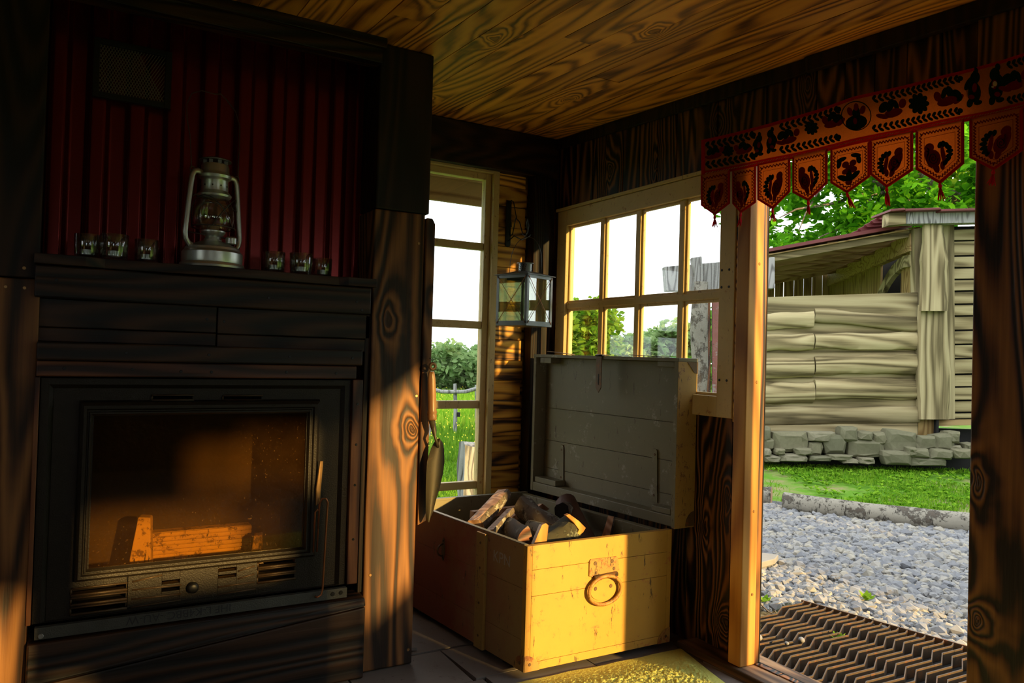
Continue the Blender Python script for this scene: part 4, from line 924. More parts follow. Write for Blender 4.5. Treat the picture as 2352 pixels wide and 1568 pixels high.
# ================================================================== TROWEL
tx = 1.262; T = lambda u, v, y=2.72: P(u, v, 'y', y)
tr = thing('garden_trowel', T(995, 850), 'old steel trowel with turned wooden handle hanging beside the oak post', 'trowel')
ty = 2.70
hp0, hp1 = T(991, 853, ty), T(993, 965, ty); ax_ = hp1 - hp0
mb = MB(); prof = [(0, .010), (.05, .0125), (.15, .0150), (.5, .0165), (.78, .0160), (.84, .0195), (.88, .016), (.91, .0195), (.95, .016), (.98, .019), (1.0, .013)]
mb.tube([hp0 + ax_*t for t, r in prof], [r for t, r in prof], 16); mb.build('handle', 'handlewood', tr, smooth=True)
mb = MB(); c = T(993, 841, ty); mb.tube([c + Vector((.011*math.cos(t*PI/8), -.004, .011*math.sin(t*PI/8))) for t in range(16)], .006, 8, closed=True); mb.build('hanging_ring', 'rust', tr, smooth=True)
mb = MB(); mb.tube([T(992, 965, ty), T(997, 988, ty), T(999, 1003, ty - .02), T(1004, 1018, ty - .02), T(1006, 1030, ty)], [.013, .010, .0055, .0055, .007], 10); mb.build('tang', 'trowel', tr, smooth=True)
outl = [(1006, 1008, 1008), (1016, 997, 1017), (1030, 990, 1020), (1060, 981, 1021), (1090, 979, 1017), (1120, 978, 1010), (1150, 978, 1001), (1175, 978, 995), (1192, 979, 987), (1198, 981, 984)]
vs = []; 
for v, ul, ur in outl:
    for k in range(7):
        t = k/6; p = T(lerp(ul, ur, t), v, ty); p.y -= .012*(1 - (2*t - 1)**2); vs.append(p)
nv = len(vs); vs += [p + Vector((0, .0018, 0)) for p in vs]; fs = []
for i in range(len(outl) - 1):
    for k in range(6):
        q4 = (i*7 + k, i*7 + k + 1, (i+1)*7 + k + 1, (i+1)*7 + k); fs += [q4, tuple(nv + x for x in q4[::-1])]
mb = MB(); mb.add(vs, fs); mb.build('blade', 'trowel', tr, smooth=True)
mb = MB(); mb.tube([T(992, 836, ty), T(995, 826, ty + .02), T(985, 822, 2.745)], .0012, 5); mb.build('hanging_string', 'wire', tr)

# ================================================================== EMBROIDERED VALANCE
VX = 2.238
V_ = lambda u, v, dx=0.0: P(u, v, 'x', VX) + Vector((dx, 0, 0))
def interp(pts, u):
    if u <= pts[0][0]: (a, b), (c, d) = pts[0], pts[1]
    elif u >= pts[-1][0]: (a, b), (c, d) = pts[-2], pts[-1]
    else:
        for (a, b), (c, d) in zip(pts[:-1], pts[1:]):
            if a <= u <= c: break
    return b + (d - b)*(u - a)/(c - a)
TOPL = [(1615, 323), (1768, 286), (1880, 252), (1959, 226), (2020, 212), (2200, 168), (2352, 124), (2460, 93)]
REDT = [(1615, 394), (1818, 353), (1960, 320), (2109, 288), (2260, 256), (2352, 234), (2460, 207)]
REDB = [(1615, 405), (1818, 365), (1960, 333), (2109, 302), (2260, 270), (2352, 249), (2460, 223)]
val = thing('embroidered_valance', V_(1990, 270), 'red and orange embroidered valance with pointed tabs and tassels above the doorway', 'valance')
def strip(mb, f0, f1, u0, u1, x0, x1, n=60):
    us = [lerp(u0, u1, i/n) for i in range(n + 1)]; vs = []
    for u in us: a, b = V_(u, f0(u)), V_(u, f1(u)); vs += [a + Vector((x0 + wav(u), 0, 0)), b + Vector((x0 + wav(u), 0, 0)), b + Vector((x1 + wav(u), 0, 0)), a + Vector((x1 + wav(u), 0, 0))]
    fs = []
    for i in range(n):
        for k in range(4): fs.append((4*i + k, 4*i + (k+1) % 4, 4*i + 4 + (k+1) % 4, 4*i + 4 + k))
    mb.add(vs, fs)
wav = lambda u: .004*math.sin(u*.031) + .003*math.sin(u*.011 + 1)
T_ = lambda u: interp(TOPL, u); RT = lambda u: interp(REDT, u); RB = lambda u: interp(REDB, u)
mb = MB(); strip(mb, lambda u: T_(u) + 3, lambda u: RT(u) + 1, 1618, 2460, 0, .0015); mb.build('band', 'cotton', val)
mb = MB(); strip(mb, lambda u: T_(u) - 2, lambda u: T_(u) + 5, 1612, 2460, -.0015, .003); strip(mb, lambda u: T_(u), lambda u: RB(u), 1612, 1620, -.0015, .003, 4); mb.build('top_binding', 'redcloth', val)
mb = MB(); strip(mb, RT, RB, 1613, 2460, -.0025, .003); mb.build('middle_binding', 'redcloth', val)
mb = MB(); u = 1622
while u < 2440:
    vv = (RT(u) + RB(u))/2; mb.tube([V_(u, vv + 1, -.0035 + wav(u)), V_(u + 5, interp(REDT, u + 5)/2 + interp(REDB, u + 5)/2 - 1, -.0045 + wav(u))], .0011, 4); u += 6.2
g_ = mb.build('gold_braid', 'gold', val)
def ell(mb, u, v, ru, rv, rot=0, k=14, th=.0016, sh=None):
    pts = []
    for j in range(k):
        a = 2*PI*j/k; r = 1 if sh is None else sh(a); x, y = ru*math.cos(a)*r, rv*math.sin(a)*r
        c, s_ = math.cos(rot), math.sin(rot); pts.append(V_(u + x*c - y*s_, v + x*s_ + y*c, -.0003 + wav(u)))
    mb.prism(pts, (-th, 0, 0))
def flower(u, v, r, parent, mat='greenthread'):
    mb = MB()
    for k in range(9): a = k*2*PI/9; ell(mb, u + r*.62*math.cos(a), v + r*.62*math.sin(a), r*.42, r*.27, a)
    ell(mb, u, v, r*.38, r*.38); return mb.build('embroidered_flower', mat, parent)
def bird(u, v, s_, d, parent):
    b = MB(); sl = -.30
    ell(b, u, v + 6*s_, 14*s_, 6*s_, sl); ell(b, u + d*13*s_, v - 4*s_ - d*4*s_, 5*s_, 7*s_, .3*d); ell(b, u - d*15*s_, v + 7*s_ + d*4*s_, 9*s_, 3.5*s_, sl + .5*d)
    b = b.build('embroidered_bird', 'redthread', parent)
    m = MB(); ell(m, u - 4*s_*d, v - 5*s_, 5*s_, 10*s_, .35*d); ell(m, u + 4*s_*d, v - 5*s_, 3.5*s_, 8*s_, -.3*d); ell(m, u - d*13*s_, v - 2*s_, 6*s_, 9*s_, .6*d); m.build('bird_wing', 'greenthread', b)
def garland(u0, u1, off, parent, top):
    m = MB(); u = u0
    while u < u1:
        base = T_(u) + off if top else RT(u) - off
        ell(m, u, base - 4, 6.5, 3.4, -1.0); ell(m, u + 4, base + 4, 6.5, 3.4, .5); u += 12.5
    ell(m, u1 + 2, (T_(u1) + off if top else RT(u1) - off), 6, 6); m.build('leaf_garland', 'greenthread', parent)
for a, b in ((1625, 1728), (1795, 1925), (2010, 2205), (2315, 2440)): garland(a, b, 13, val, False); garland(a, b, 14, val, True)
for u, v, r in ((1670, 346, 13), (1862, 293, 16), (2111, 238, 24), (2395, 160, 26)): flower(u, v, r, val)
for u, v, s_, d in ((1643, 351, 1, 1), (1704, 340, 1.1, -1), (1812, 314, 1.3, 1), (1912, 276, 1.4, -1), (2052, 250, 1.6, 1), (2178, 223, 1.7, -1), (2332, 185, 1.7, 1)): bird(u, v, s_, d, val)
def figure(u, v, s_, d, parent):
    m = MB(); ell(m, u, v + 8*s_, 12*s_, 18*s_, -.1*d); ell(m, u + 2*d*s_, v - 16*s_, 8*s_, 11*s_, .2); ell(m, u - 8*d*s_, v - 6*s_, 5*s_, 13*s_, .5*d); ell(m, u - 6*s_, v + 27*s_, 5*s_, 8*s_, .3); ell(m, u + 7*s_, v + 26*s_, 7*s_, 4*s_, -.3); ell(m, u + 3*s_, v - 28*s_, 4*s_, 6*s_)
    m = m.build('embroidered_figure', 'greenthread', parent)
    k = MB(); ell(k, u + 2*d*s_, v + 1*s_, 4*s_, 8*s_, .1, th=.003); ell(k, u - 3*d*s_, v + 17*s_, 5*s_, 4*s_, th=.003); k.build('red_stitching', 'redthread', m)
for u, v, s_, d in ((1742, 332, .85, 1), (1772, 322, .9, -1), (2236, 200, 1.35, 1), (2285, 192, 1.4, -1)): figure(u, v, s_, d, val)
m = MB(); m.tube([V_(1970 + 34*math.cos(t*PI/16), 267 + 33*math.sin(t*PI/16), -.002 + wav(1970)) for t in range(32)], .0016, 6, closed=True)
ell(m, 1970, 282, 25, 17, -.2); ell(m, 1970, 262, 9, 16, 0); m = m.build('embroidered_medallion', 'greenthread', val)
k = MB()
for du, dv, r in ((-15, -10, 8), (0, -20, 7), (15, -14, 8), (-2, 12, 6)): ell(k, 1970 + du, 267 + dv, r*.7, r*1.25, du*.02, th=.0035)
k.build('red_stitching', 'redthread', m)
mb = MB(); ell(mb, 2284, 192, 5, 6, 0, th=.004); ell(mb, 2279, 199, 3, 2, 0, th=.004); mb.build('light_spot_disc', 'tin', val)  # shiny disc added in place of a bright spot of light
PEN = [(1613, 1678, 472, 467, 1644, 494, 1), (1680, 1733, 467, 464, 1699, 488, -1), (1741, 1815, 459, 440, 1775, 480, 1), (1824, 1903, 443, 421, 1860, 462, -1),
       (1907, 1997, 420, 405, 1944, 443, 0), (2000, 2098, 401, 391, 2038, 431, 1), (2107, 2217, 390, 376, 2162, 423, -1), (2228, 2350, 363, 345, 2283, 391, 1)]
for i, (uL, uR, vL, vR, ut, vt, kind) in enumerate(PEN):
    x_ = (-.006, .006, -.002, -.008, .002, -.004, -.008, -.002)[i]
    cor = [(uL, RB(uL) - 3), (uR, RB(uR) - 3), (uR, vR), (ut, vt), (uL, vL)]
    mb = MB(); mb.prism([V_(u, v, x_) for u, v in cor], (.0015, 0, 0)); tab = mb.build('tab', 'cotton', val)
    c0 = (sum(c[0] for c in cor)/5, sum(c[1] for c in cor)/5)
    def inset(f): return [(lerp(u, c0[0], f), lerp(v, c0[1], f)) for u, v in cor]
    I = inset(.10)
    mb = MB(); pts = [V_(u, v, x_ - .002) for u, v in cor] ; ins = [V_(u, v, x_ - .002) for u, v in I]; D3 = Vector((.0055, 0, 0))
    for j in (1, 2, 3, 4): q4 = [pts[j], pts[(j+1) % 5], ins[(j+1) % 5], ins[j]]; mb.prism(q4, D3)
    mb.build('red_edge', 'redcloth', tab)
    mb = MB(); I2 = inset(.20); zig = []
    for j in range(5):
        (a, b), (c, d) = I2[j], I2[(j+1) % 5]; L2 = math.hypot(c - a, d - b); nseg = max(2, int(L2/7)*2)
        for t in range(nseg):
            q0 = t/nseg; off = 2.4 if t % 2 else -2.4; zig.append(V_(lerp(a, c, q0) - (d - b)/L2*off, lerp(b, d, q0) + (c - a)/L2*off, x_ - .0006))
    mb.tube(zig, .0023, 5, closed=True); mb.build('zigzag_stitch', 'redthread', tab)
    I3 = inset(.36); mb = MB(); mb.tube([V_(u, v, x_ - .0005) for u, v in I3], .0008, 4, closed=True); mb.build('inner_stitch', 'redthread', tab)
    s_ = (uR - uL)/68; S = s_; uc, vc = c0[0] - 1, c0[1] + 1; d = kind; vy = (vL - RB(uL))/60
    def el(m, x, y, rx, ry, rot=0, th=.0016):
        k_ = 14; pts = []
        for j in range(k_):
            a = 2*PI*j/k_; px, py = rx*math.cos(a), ry*math.sin(a); c_, s2 = math.cos(rot), math.sin(rot); X, Y = x + px*c_ - py*s2, y + px*s2 + py*c_
            pts.append(V_(uc + X*S, vc + Y*vy - X*S*.25, x_ - .0003))
        m.prism(pts, (-th, 0, 0))
    if d:
        m = MB(); el(m, 8*d, 6, 10, 15, .25*d); el(m, 14*d, -13, 6.5, 7.5, .4*d); el(m, 16*d, -2, 4.5, 12, .1*d); el(m, 4*d, 21, 4, 9, .3*d); el(m, -6*d, 4, 3, 17, .15*d); el(m, -5*d, 20, 3.2, 7, -.1); pk = m.build('embroidered_peacock', 'redthread', tab)
        m = MB()
        for t in range(8):
            a = math.radians(-105 + t*24); el(m, (-4 - 11*math.cos(a*1.0) * 1.0)*d, 2 + 16*math.sin(a), 5.2, 3.3, (a if d > 0 else -a) if d < 0 else -a)
        m.build('tail_feathers', 'greenthread', pk)
        m = MB(); m.tube([V_(uc + (8*d + (7 - t*.38)*math.cos(t*.75))*S, vc + (5 + (10 - t*.55)*math.sin(t*.75))*vy - 8*d*S*.25, x_ - .0025) for t in range(17)], .0009, 4, False); m.build('spiral_stitch', 'greenthread', pk)
    else:
        m = MB(); 
        for x, y, r in ((-6, -9, 6), (7, -9, 6), (0, -1, 6), (-7, 4, 5), (8, 3, 6), (0, 24, 6)): el(m, x, y, r, r)
        pk = m.build('embroidered_berries', 'redthread', tab)
        m = MB()
        for x, y, rx, ry, ro in ((-13, -20, 9, 4, -.2), (-17, -13, 4, 8, .2), (12, -22, 9, 4, .3), (17, -13, 4, 8, -.2), (-9, 15, 12, 5, .5), (9, 15, 12, 5, -.6), (0, 10, 5, 9, 0)): el(m, x, y, rx, ry, ro)
        m.build('berry_leaves', 'greenthread', pk)
    tl = (20, 24, 22, 24, 26, 34, 30, 28)[i]; sw = (0, -3, 2, 0, 12, 3, 4, -4)[i]; rr = random.Random(i)
    mb = MB(); mb.tube([V_(ut, vt - 1, x_), V_(ut + sw*.2, vt + 6, x_), V_(ut + sw*.3, vt + 9, x_)], [.003, .0055, .004], 8)
    for t in range(11):
        a = rr.uniform(-1, 1); mb.tube([V_(ut + sw*.3, vt + 8, x_), V_(ut + sw*.6 + a*3*S, vt + 8 + tl*.45, x_ + rr.uniform(-.003, .003)), V_(ut + sw + a*5.5*S, vt + 8 + tl*rr.uniform(.8, 1.05), x_ + rr.uniform(-.006, .006))], [.0022, .0019, .0010], 5)
    mb.build('tassel', 'tassel', tab)

# ================================================================== OUTDOORS
GZ = -.06
RZ = math.atan2(RIGHT.y, RIGHT.x)
LV = lambda lat, D, z: Vector((RIGHT.x*lat + FH.x*D, RIGHT.y*lat + FH.y*D, z))
def Gp(u, v, z=GZ): return P(u, v, 'z', z)
mb = MB(); n = 60
mb.add([(2.46, -40, -.075), (90, -40, -.075), (90, 90, -.075), (2.46, 90, -.075)], [(0, 1, 2, 3)])
mb.add([(-80, 3.78, -.075), (2.46, 3.78, -.075), (2.46, 90, -.075), (-80, 90, -.075)], [(0, 1, 2, 3)])
mb.add([(-80, -40, -.16), (2.46, -40, -.16), (2.46, 3.78, -.16), (-80, 3.78, -.16)], [(0, 1, 2, 3)])
struct(mb.build('lawn', 'lawn'))
def tuft(mb, p, h, w_, lean, rr):
    a = rr.uniform(0, 2*PI); dx, dy = math.cos(a)*w_, math.sin(a)*w_; b = rr.uniform(0, 2*PI); lx_, ly_ = math.cos(b)*lean, math.sin(b)*lean
    x, y, z = p
    mb.add([(x - dx, y - dy, z), (x + dx, y + dy, z), (x + dx*.6 + lx_*.4, y + dy*.6 + ly_*.4, z + h*.6), (x - dx*.6 + lx_*.4, y - dy*.6 + ly_*.4, z + h*.6), (x + lx_, y + ly_, z + h)], [(0, 1, 2, 3), (3, 2, 4)])
rr = random.Random(21); mb = MB(); cnt = 0
def loglat(D0): return None
LOGA, LOGB = Gp(1786, 1160), Gp(2240, 1214)
for _ in range(30000):
    D = rr.uniform(6.2, 9.6); lat = rr.uniform(2.9, 6.4) if rr.random() < .8 else rr.uniform(1.8, 8.5); p = LV(lat, D, GZ - .01)
    t = (p.x - LOGA.x)*(LOGB.y - LOGA.y) - (p.y - LOGA.y)*(LOGB.x - LOGA.x)
    if t > -.12: continue
    if mnoise.noise(Vector((p.x*1.1, p.y*1.1, 3))) < -.18 + .35*(D < 7.9)*(rr.random() - .3): continue
    tuft(mb, p, rr.uniform(.02, .06), rr.uniform(.003, .006), rr.uniform(.005, .04), rr); cnt += 1
    if cnt > 16000: break
for _ in range(700):                             # broad weeds
    D = rr.uniform(6.8, 9.4); lat = rr.uniform(3.0, 6.2); p = LV(lat, D, GZ)
    t = (p.x - LOGA.x)*(LOGB.y - LOGA.y) - (p.y - LOGA.y)*(LOGB.x - LOGA.x)
    if t > -.15: continue
    for k in range(5):
        a = rr.uniform(0, 2*PI); r = rr.uniform(.02, .05); c_ = Vector((math.cos(a), math.sin(a), 0)); s2 = Vector((-c_.y, c_.x, 0))
        mb.add([p, p + c_*r*.6 + s2*r*.4 + Vector((0,0,.02)), p + c_*r*1.3 + Vector((0,0,.03)), p + c_*r*.6 - s2*r*.4 + Vector((0,0,.02))], [(0, 1, 2, 3)])
o = mb.build('lawn_grass', 'grass', org=(7, 6, GZ)); tag(o, 'short green grass with bare patches in front of the log cabin', 'grass', kind='stuff')
mb = MB()
for _ in range(19000):
    D = 5.0 + 11*rr.random()**1.3; lat = rr.uniform(-.9, -.05)*D/8*1.0 - .0; lat = ((rr.uniform(975, 1140) if _ % 3 else rr.uniform(800, 1330)) - 1176)/F*D
    if D*FH.y + lat*RIGHT.y < 3.9: continue
    p = LV(lat, D, GZ - .01); tuft(mb, p, rr.uniform(.03, .07) + .10*(D > 8.8)*rr.random(), .004 + .0006*D, rr.uniform(.01, .05), rr)
o = mb.build('yard_grass', 'grass', org=(3, 9, GZ)); tag(o, 'bright green grass beyond the tall window around the fence posts', 'grass', kind='stuff')
mb = MB()
for _ in range(18000):
    D = rr.uniform(12, 34); lat = ((rr.uniform(960, 1150) if _ % 3 else rr.uniform(700, 1500)) - 1176)/F*D
    p = LV(lat, D, GZ - .02); tuft(mb, p, rr.uniform(.12, .30), .006 + .0011*D, rr.uniform(.02, .12), rr)
o = mb.build('meadow_grass', 'meadow', org=(3, 20, GZ)); tag(o, 'tall yellow green meadow grass beyond the fence posts', 'grass', kind='stuff')
M['buttercup'] = plain('buttercup_yellow', (.85, .65, .02), .6)
mb = MB()
for _ in range(420):
    D = rr.uniform(8.5, 26); lat = (rr.uniform(965, 1140) - 1176)/F*D; p = LV(lat, D, GZ + rr.uniform(.08, .3)); s_ = .003 + .0006*D
    mb.add([p + Vector((s_, 0, 0)), p + Vector((0, s_*.6, s_)), p + Vector((-s_, 0, .0)), p + Vector((0, -s_*.6, -s_))], [(0, 1, 2, 3)])
o = mb.build('buttercup_flowers', 'buttercup', org=(3, 15, GZ)); tag(o, 'scattered tiny yellow flowers in the meadow beyond the tall window', 'flowers', kind='stuff')

# ---- gravel, grate, soil
ICO = [(0, 0, 1)] + [(.894*math.cos(a), .894*math.sin(a), .447) for a in [k*2*PI/5 for k in range(5)]] + [(.894*math.cos(a), .894*math.sin(a), -.447) for a in [(k + .5)*2*PI/5 for k in range(5)]] + [(0, 0, -1)]
ICF = [(0, i, i % 5 + 1) for i in range(1, 6)] + [(i, i + 5, i % 5 + 1) for i in range(1, 6)] + [(i % 5 + 1, i + 5, i % 5 + 6) for i in range(1, 6)] + [(11, i % 5 + 6, i + 5) for i in range(1, 6)]
def rock(mb, p, s, rr, sx=1, sy=1, sz=.7, rot=None, jit=.28):
    q = Matrix.Rotation(rr.uniform(0, 2*PI) if rot is None else rot, 3, 'Z') @ Matrix.Rotation(rr.uniform(-.9, .9) if rot is None else 0, 3, 'X')
    vs = [Vector(p) + q @ Vector((x*s*sx*rr.uniform(1 - jit, 1 + jit), y*s*sy*rr.uniform(1 - jit, 1 + jit), z*s*sz*rr.uniform(1 - jit, 1 + jit))) for x, y, z in ICO]
    mb.add(vs, ICF)
EX = lambda y: 3.315 + (2.648 - y)*.183
mb = MB(); mb.add([(2.47, 2.75, -.068), (EX(2.7) + .04, 2.75, -.068), (EX(.2) + .04, .2, -.068), (8.2, .2, -.068), (5.4, 5.3, -.068), (2.47, 5.3, -.068)], [(0, 1, 2, 3, 4, 5)])
struct(mb.build('gravel_bed', 'gravelbase'))
rr = random.Random(33); mb = MB(); cnt = 0; tries = 0
ld = (LOGB - LOGA)
while cnt < 19000 and tries < 400000:
    tries += 1; y = rr.uniform(.7, 5.4); x = rr.uniform(2.5, 8.0)
    if y < 2.72 and x < EX(y) + .02: continue
    if (x - LOGA.x)*ld.y - (y - LOGA.y)*ld.x < .06: continue
    dd = Vector((x, y, GZ)) - CAM; D = dd.dot(FH); lat = dd.dot(RIGHT); u = 1176 + lat/D*F
    if not 1560 < u < 2290 and (rr.random() < .45 or not 1300 < u < 2900): continue
    s_ = rr.uniform(.014, .030) if rr.random() < .8 else rr.uniform(.030, .044)
    rock(mb, (x, y, GZ + rr.uniform(-.020, .012)), s_, rr, 1.2, .95, .78); cnt += 1
o = mb.build('gravel', 'gravel', org=(4.5, 3, GZ)); tag(o, 'loose grey crushed stone gravel outside the doorway', 'gravel', kind='stuff')
gr = thing('metal_grate', (2.95, 1.9, GZ), 'rusty walk-over grate of wavy steel blades outside the doorstep', 'grate')
mb = MB()
mb.hexa([(EX(2.66), 2.66, -.10), (EX(2.66) + .008, 2.66, -.10), (EX(.9) + .008, .9, -.10), (EX(.9), .9, -.10)], [(EX(2.66), 2.66, -.018), (EX(2.66) + .008, 2.66, -.018), (EX(.9) + .008, .9, -.018), (EX(.9), .9, -.018)])
mb.build('edge_bar', 'rust', gr)
def blade(y0):
    m = MB(); x = EX(y0) - .006; y = y0; path = [(x, y + .014), (x - .035, y)]
    x -= .035; first = True
    while x > 2.47:
        l = .135 if first else .165; first = False
        path.append((x - l, y + .006)); x -= l; path.append((x - .11, y - .056)); x -= .11; y -= .056
    top, bot, w_ = -.020, -.072, .0022
    vs = []; 
    for i, (px, py) in enumerate(path):
        zt_ = top; zb_ = bot if i else top - .012
        vs += [(px, py - w_, zt_), (px, py + w_, zt_), (px, py + w_, zb_), (px, py - w_, zb_)]
    fs = [(0, 1, 2, 3), tuple(4*(len(path) - 1) + k for k in (3, 2, 1, 0))]
    for i in range(len(path) - 1):
        for k in range(4): fs.append((4*i + k, 4*i + 4 + k, 4*i + 4 + (k+1) % 4, 4*i + (k+1) % 4))
    m.add(vs, fs); m.build('blade', 'gratesteel', gr)
y = 2.63
while y > .98: blade(y); y -= .0385
for k in range(9):
    xx = 2.55 + k*.10; mb = MB(); mb.tube([(xx, .95, -.088), (xx, 2.6, -.088)], .004, 6); mb.build('cross_rod', 'rust', gr)
mb = MB(); mb.add([(2.44, .5, -.0738), (3.68, .5, -.0738), (3.30, 2.66, -.0738), (2.44, 2.66, -.0738)], [(0, 1, 2, 3)]); struct(mb.build('pit_shade', 'voidshade'))  # flat near-black sheet stands in for the shade below the blades
rr = random.Random(5)
mb = MB()
for _ in range(1500):
    x, y = rr.uniform(2.46, 3.12), rr.uniform(2.36, 2.95)
    if (x - 2.46)*.55 + 2.28 > y: continue
    a = rr.uniform(0, PI); l = rr.uniform(.008, .03); z = GZ + rr.uniform(0, .022)
    mb.tube([(x, y, z), (x + l*math.cos(a), y + l*math.sin(a), z + rr.uniform(-.004, .01))], .0012, 4)
mb.add([(2.46, 2.30, GZ - .01), (3.16, 2.66, GZ - .01), (3.16, 2.98, GZ), (2.46, 2.98, GZ)], [(0, 1, 2, 3)])
o = mb.build('straw_litter', 'soil', org=(2.8, 2.6, GZ)); tag(o, 'dry straw and soil litter between the doorpost and the metal grate', 'litter', kind='stuff')
for i, (u, v, s_, lab) in enumerate(((1841, 1461, .020, 'roundish pale stone lying on top of the grate blades'), (1807, 1469, .012, 'small grey stone caught between the grate blades'), (1742, 1455, .024, 'brownish stone beside the doorpost at the grate corner'))):
    p = P(u, v + 8, 'z', -.008); m = MB(); rock(m, p, s_, rr, 1.2, 1, .8, jit=.12); o = m.build('loose_stone', 'gravel', smooth=True, org=p, subsurf=1); tag(o, lab, 'stone')
def weed(u, v, z, s_, lab):
    p = P(u, v, 'z', z); m = MB()
    for k in range(9):
        a = rr.uniform(0, 2*PI); c_ = Vector((math.cos(a), math.sin(a), rr.uniform(.3, 1.2))).normalized(); s2 = c_.cross(Vector((0, 0, 1))).normalized()
        m.add([p, p + c_*s_*.5 + s2*s_*.28, p + c_*s_, p + c_*s_*.5 - s2*s_*.28], [(0, 1, 2, 3)])
    o = m.build('weed', 'leafy', org=p); tag(o, lab, 'plant')
weed(1925, 1472, -.05, .05, 'small green weed growing up between the grate blades'); weed(1990, 1378, -.045, .06, 'small green weed sprouting in the middle of the gravel'); weed(1757, 1383, -.045, .05, 'small green weed in the gravel next to the doorpost'); weed(1773, 1550, -.02, .02, 'tiny green leaf sprig near the doorstep at the grate')
mb = MB(); pts = [P(1738, 1330, 'z', .12), P(1740, 1362, 'z', .06), P(1748, 1388, 'z', .0), P(1766, 1405, 'z', -.02), P(1779, 1411, 'z', -.03), P(1782, 1406, 'z', -.02), P(1780, 1402, 'z', -.012)]
mb.tube(pts, .0035, 8); o = mb.build('bent_iron_hook', 'lead', smooth=True, org=pts[-1]); tag(o, 'thin bent iron rod hooked into the corner of the grate', 'hook')
q0 = [Gp(1700, 1275, -.03), Gp(1788, 1286, -.03), Gp(1780, 1296, -.03), Gp(1745, 1305, -.03), Gp(1700, 1310, -.03)]
mb = MB(); mb.prism(q0, (0, 0, .035)); o = mb.build('flagstone', 'concrete', bevel=.004, org=q0[1]); tag(o, 'flat pale flagstone on the gravel just behind the doorpost', 'stone slab')
# ---- log edging
def lay(u0, v0, u1, v1, r, seed, lab, mat='barkbirch'):
    a, b = Gp(u0, v0, GZ + r*.8), Gp(u1, v1, GZ + r*.8); o = wlog(a, b, r, r*1.02, mat, 'cutwood', n=18, seed=seed, rough=.10, bend=.02, label=lab); o.name = 'edging_log'; tag(o, lab, 'log')
lay(1800, 1152, 2260, 1206, .085, 60, 'long pale barked log edging the gravel before the grass')
lay(1690, 1132, 1772, 1140, .085, 61, 'short log end at the left of the gravel edging', 'barkbirch')
# ---- dry stone row
SC = [(260,115,60,80),(400,160,200,110),(585,130,160,55),(660,172,140,100),(740,120,100,85),(830,125,90,50),(840,195,200,105),(545,198,85,70),(920,140,80,70),(1030,160,190,130),(1185,165,120,75),(1150,225,110,50),(1290,160,110,90),(1345,130,70,65),(1275,230,130,55),(1350,200,80,40),(1395,228,110,50),
      (265,220,50,40),(300,257,100,36),(420,252,160,42),(480,215,100,36),(580,257,130,28),(695,250,130,32),(750,270,90,24),(845,270,90,36),(1020,250,170,75),(1200,275,200,45),(1100,215,60,50),(280,170,60,60),(1440,195,70,55),(150,160,150,110),(170,250,160,50),(345,215,60,30)]
rr = random.Random(12)
for i, (cx_, cy_, wd, hg) in enumerate(SC):
    u, v = 1650 + cx_/2.537, 950 + cy_/2.537; D = 9.28 - .10*(cy_ > 205); p = Q(u, v, D); sw_, sh_ = wd/2.537/F*D/2*1.06, hg/2.537/F*D/2*1.12
    m = MB(); pts = []
    ang = sorted([(k + rr.uniform(-.3, .3))*2*PI/8 for k in range(8)])
    prof_ = [(math.copysign(min(1, abs(math.cos(a))*1.35), math.cos(a)), math.copysign(min(1, abs(math.sin(a))*1.35), math.sin(a))) for a in ang]
    vs = []
    for dpt, sc in ((.10, .82), (.0, 1.0), (-.10, .97), (-.14, .62)):
        for x, y in prof_: vs.append(p + RIGHT*(x*sw_*sc + rr.uniform(-.006, .006)) + Vector((0, 0, y*sh_*sc + rr.uniform(-.005, .005))) + FH*(dpt + rr.uniform(-.015, .015)))
    m.add(vs, [tuple(range(8))[::-1], tuple(24 + k for k in range(8))] + [(r_*8 + k, r_*8 + (k+1) % 8, r_*8 + 8 + (k+1) % 8, r_*8 + 8 + k) for r_ in range(3) for k in range(8)])
    big = wd*hg > 9000; low = cy_ > 205
    o = m.build('wall_stone', 'fieldstone', org=p, bevel=.006)
    lab = ('large' if big else 'smaller') + ' rough grey field stone in the ' + ('bottom' if low else 'upper') + ' course of the row under the cabin'
    tag(o, lab, 'stone', ('large' if big else 'smaller') + ' stones of the ' + ('bottom' if low else 'upper') + ' course under the cabin')
mb = MB(); mb.prism([LV(2.6, 9.42, GZ - .02), LV(7.6, 9.42, GZ - .02), LV(7.6, 9.42, .16), LV(2.6, 9.42, .16)], FH*.3); o = mb.build('foundation', 'voidshade')
struct(o)

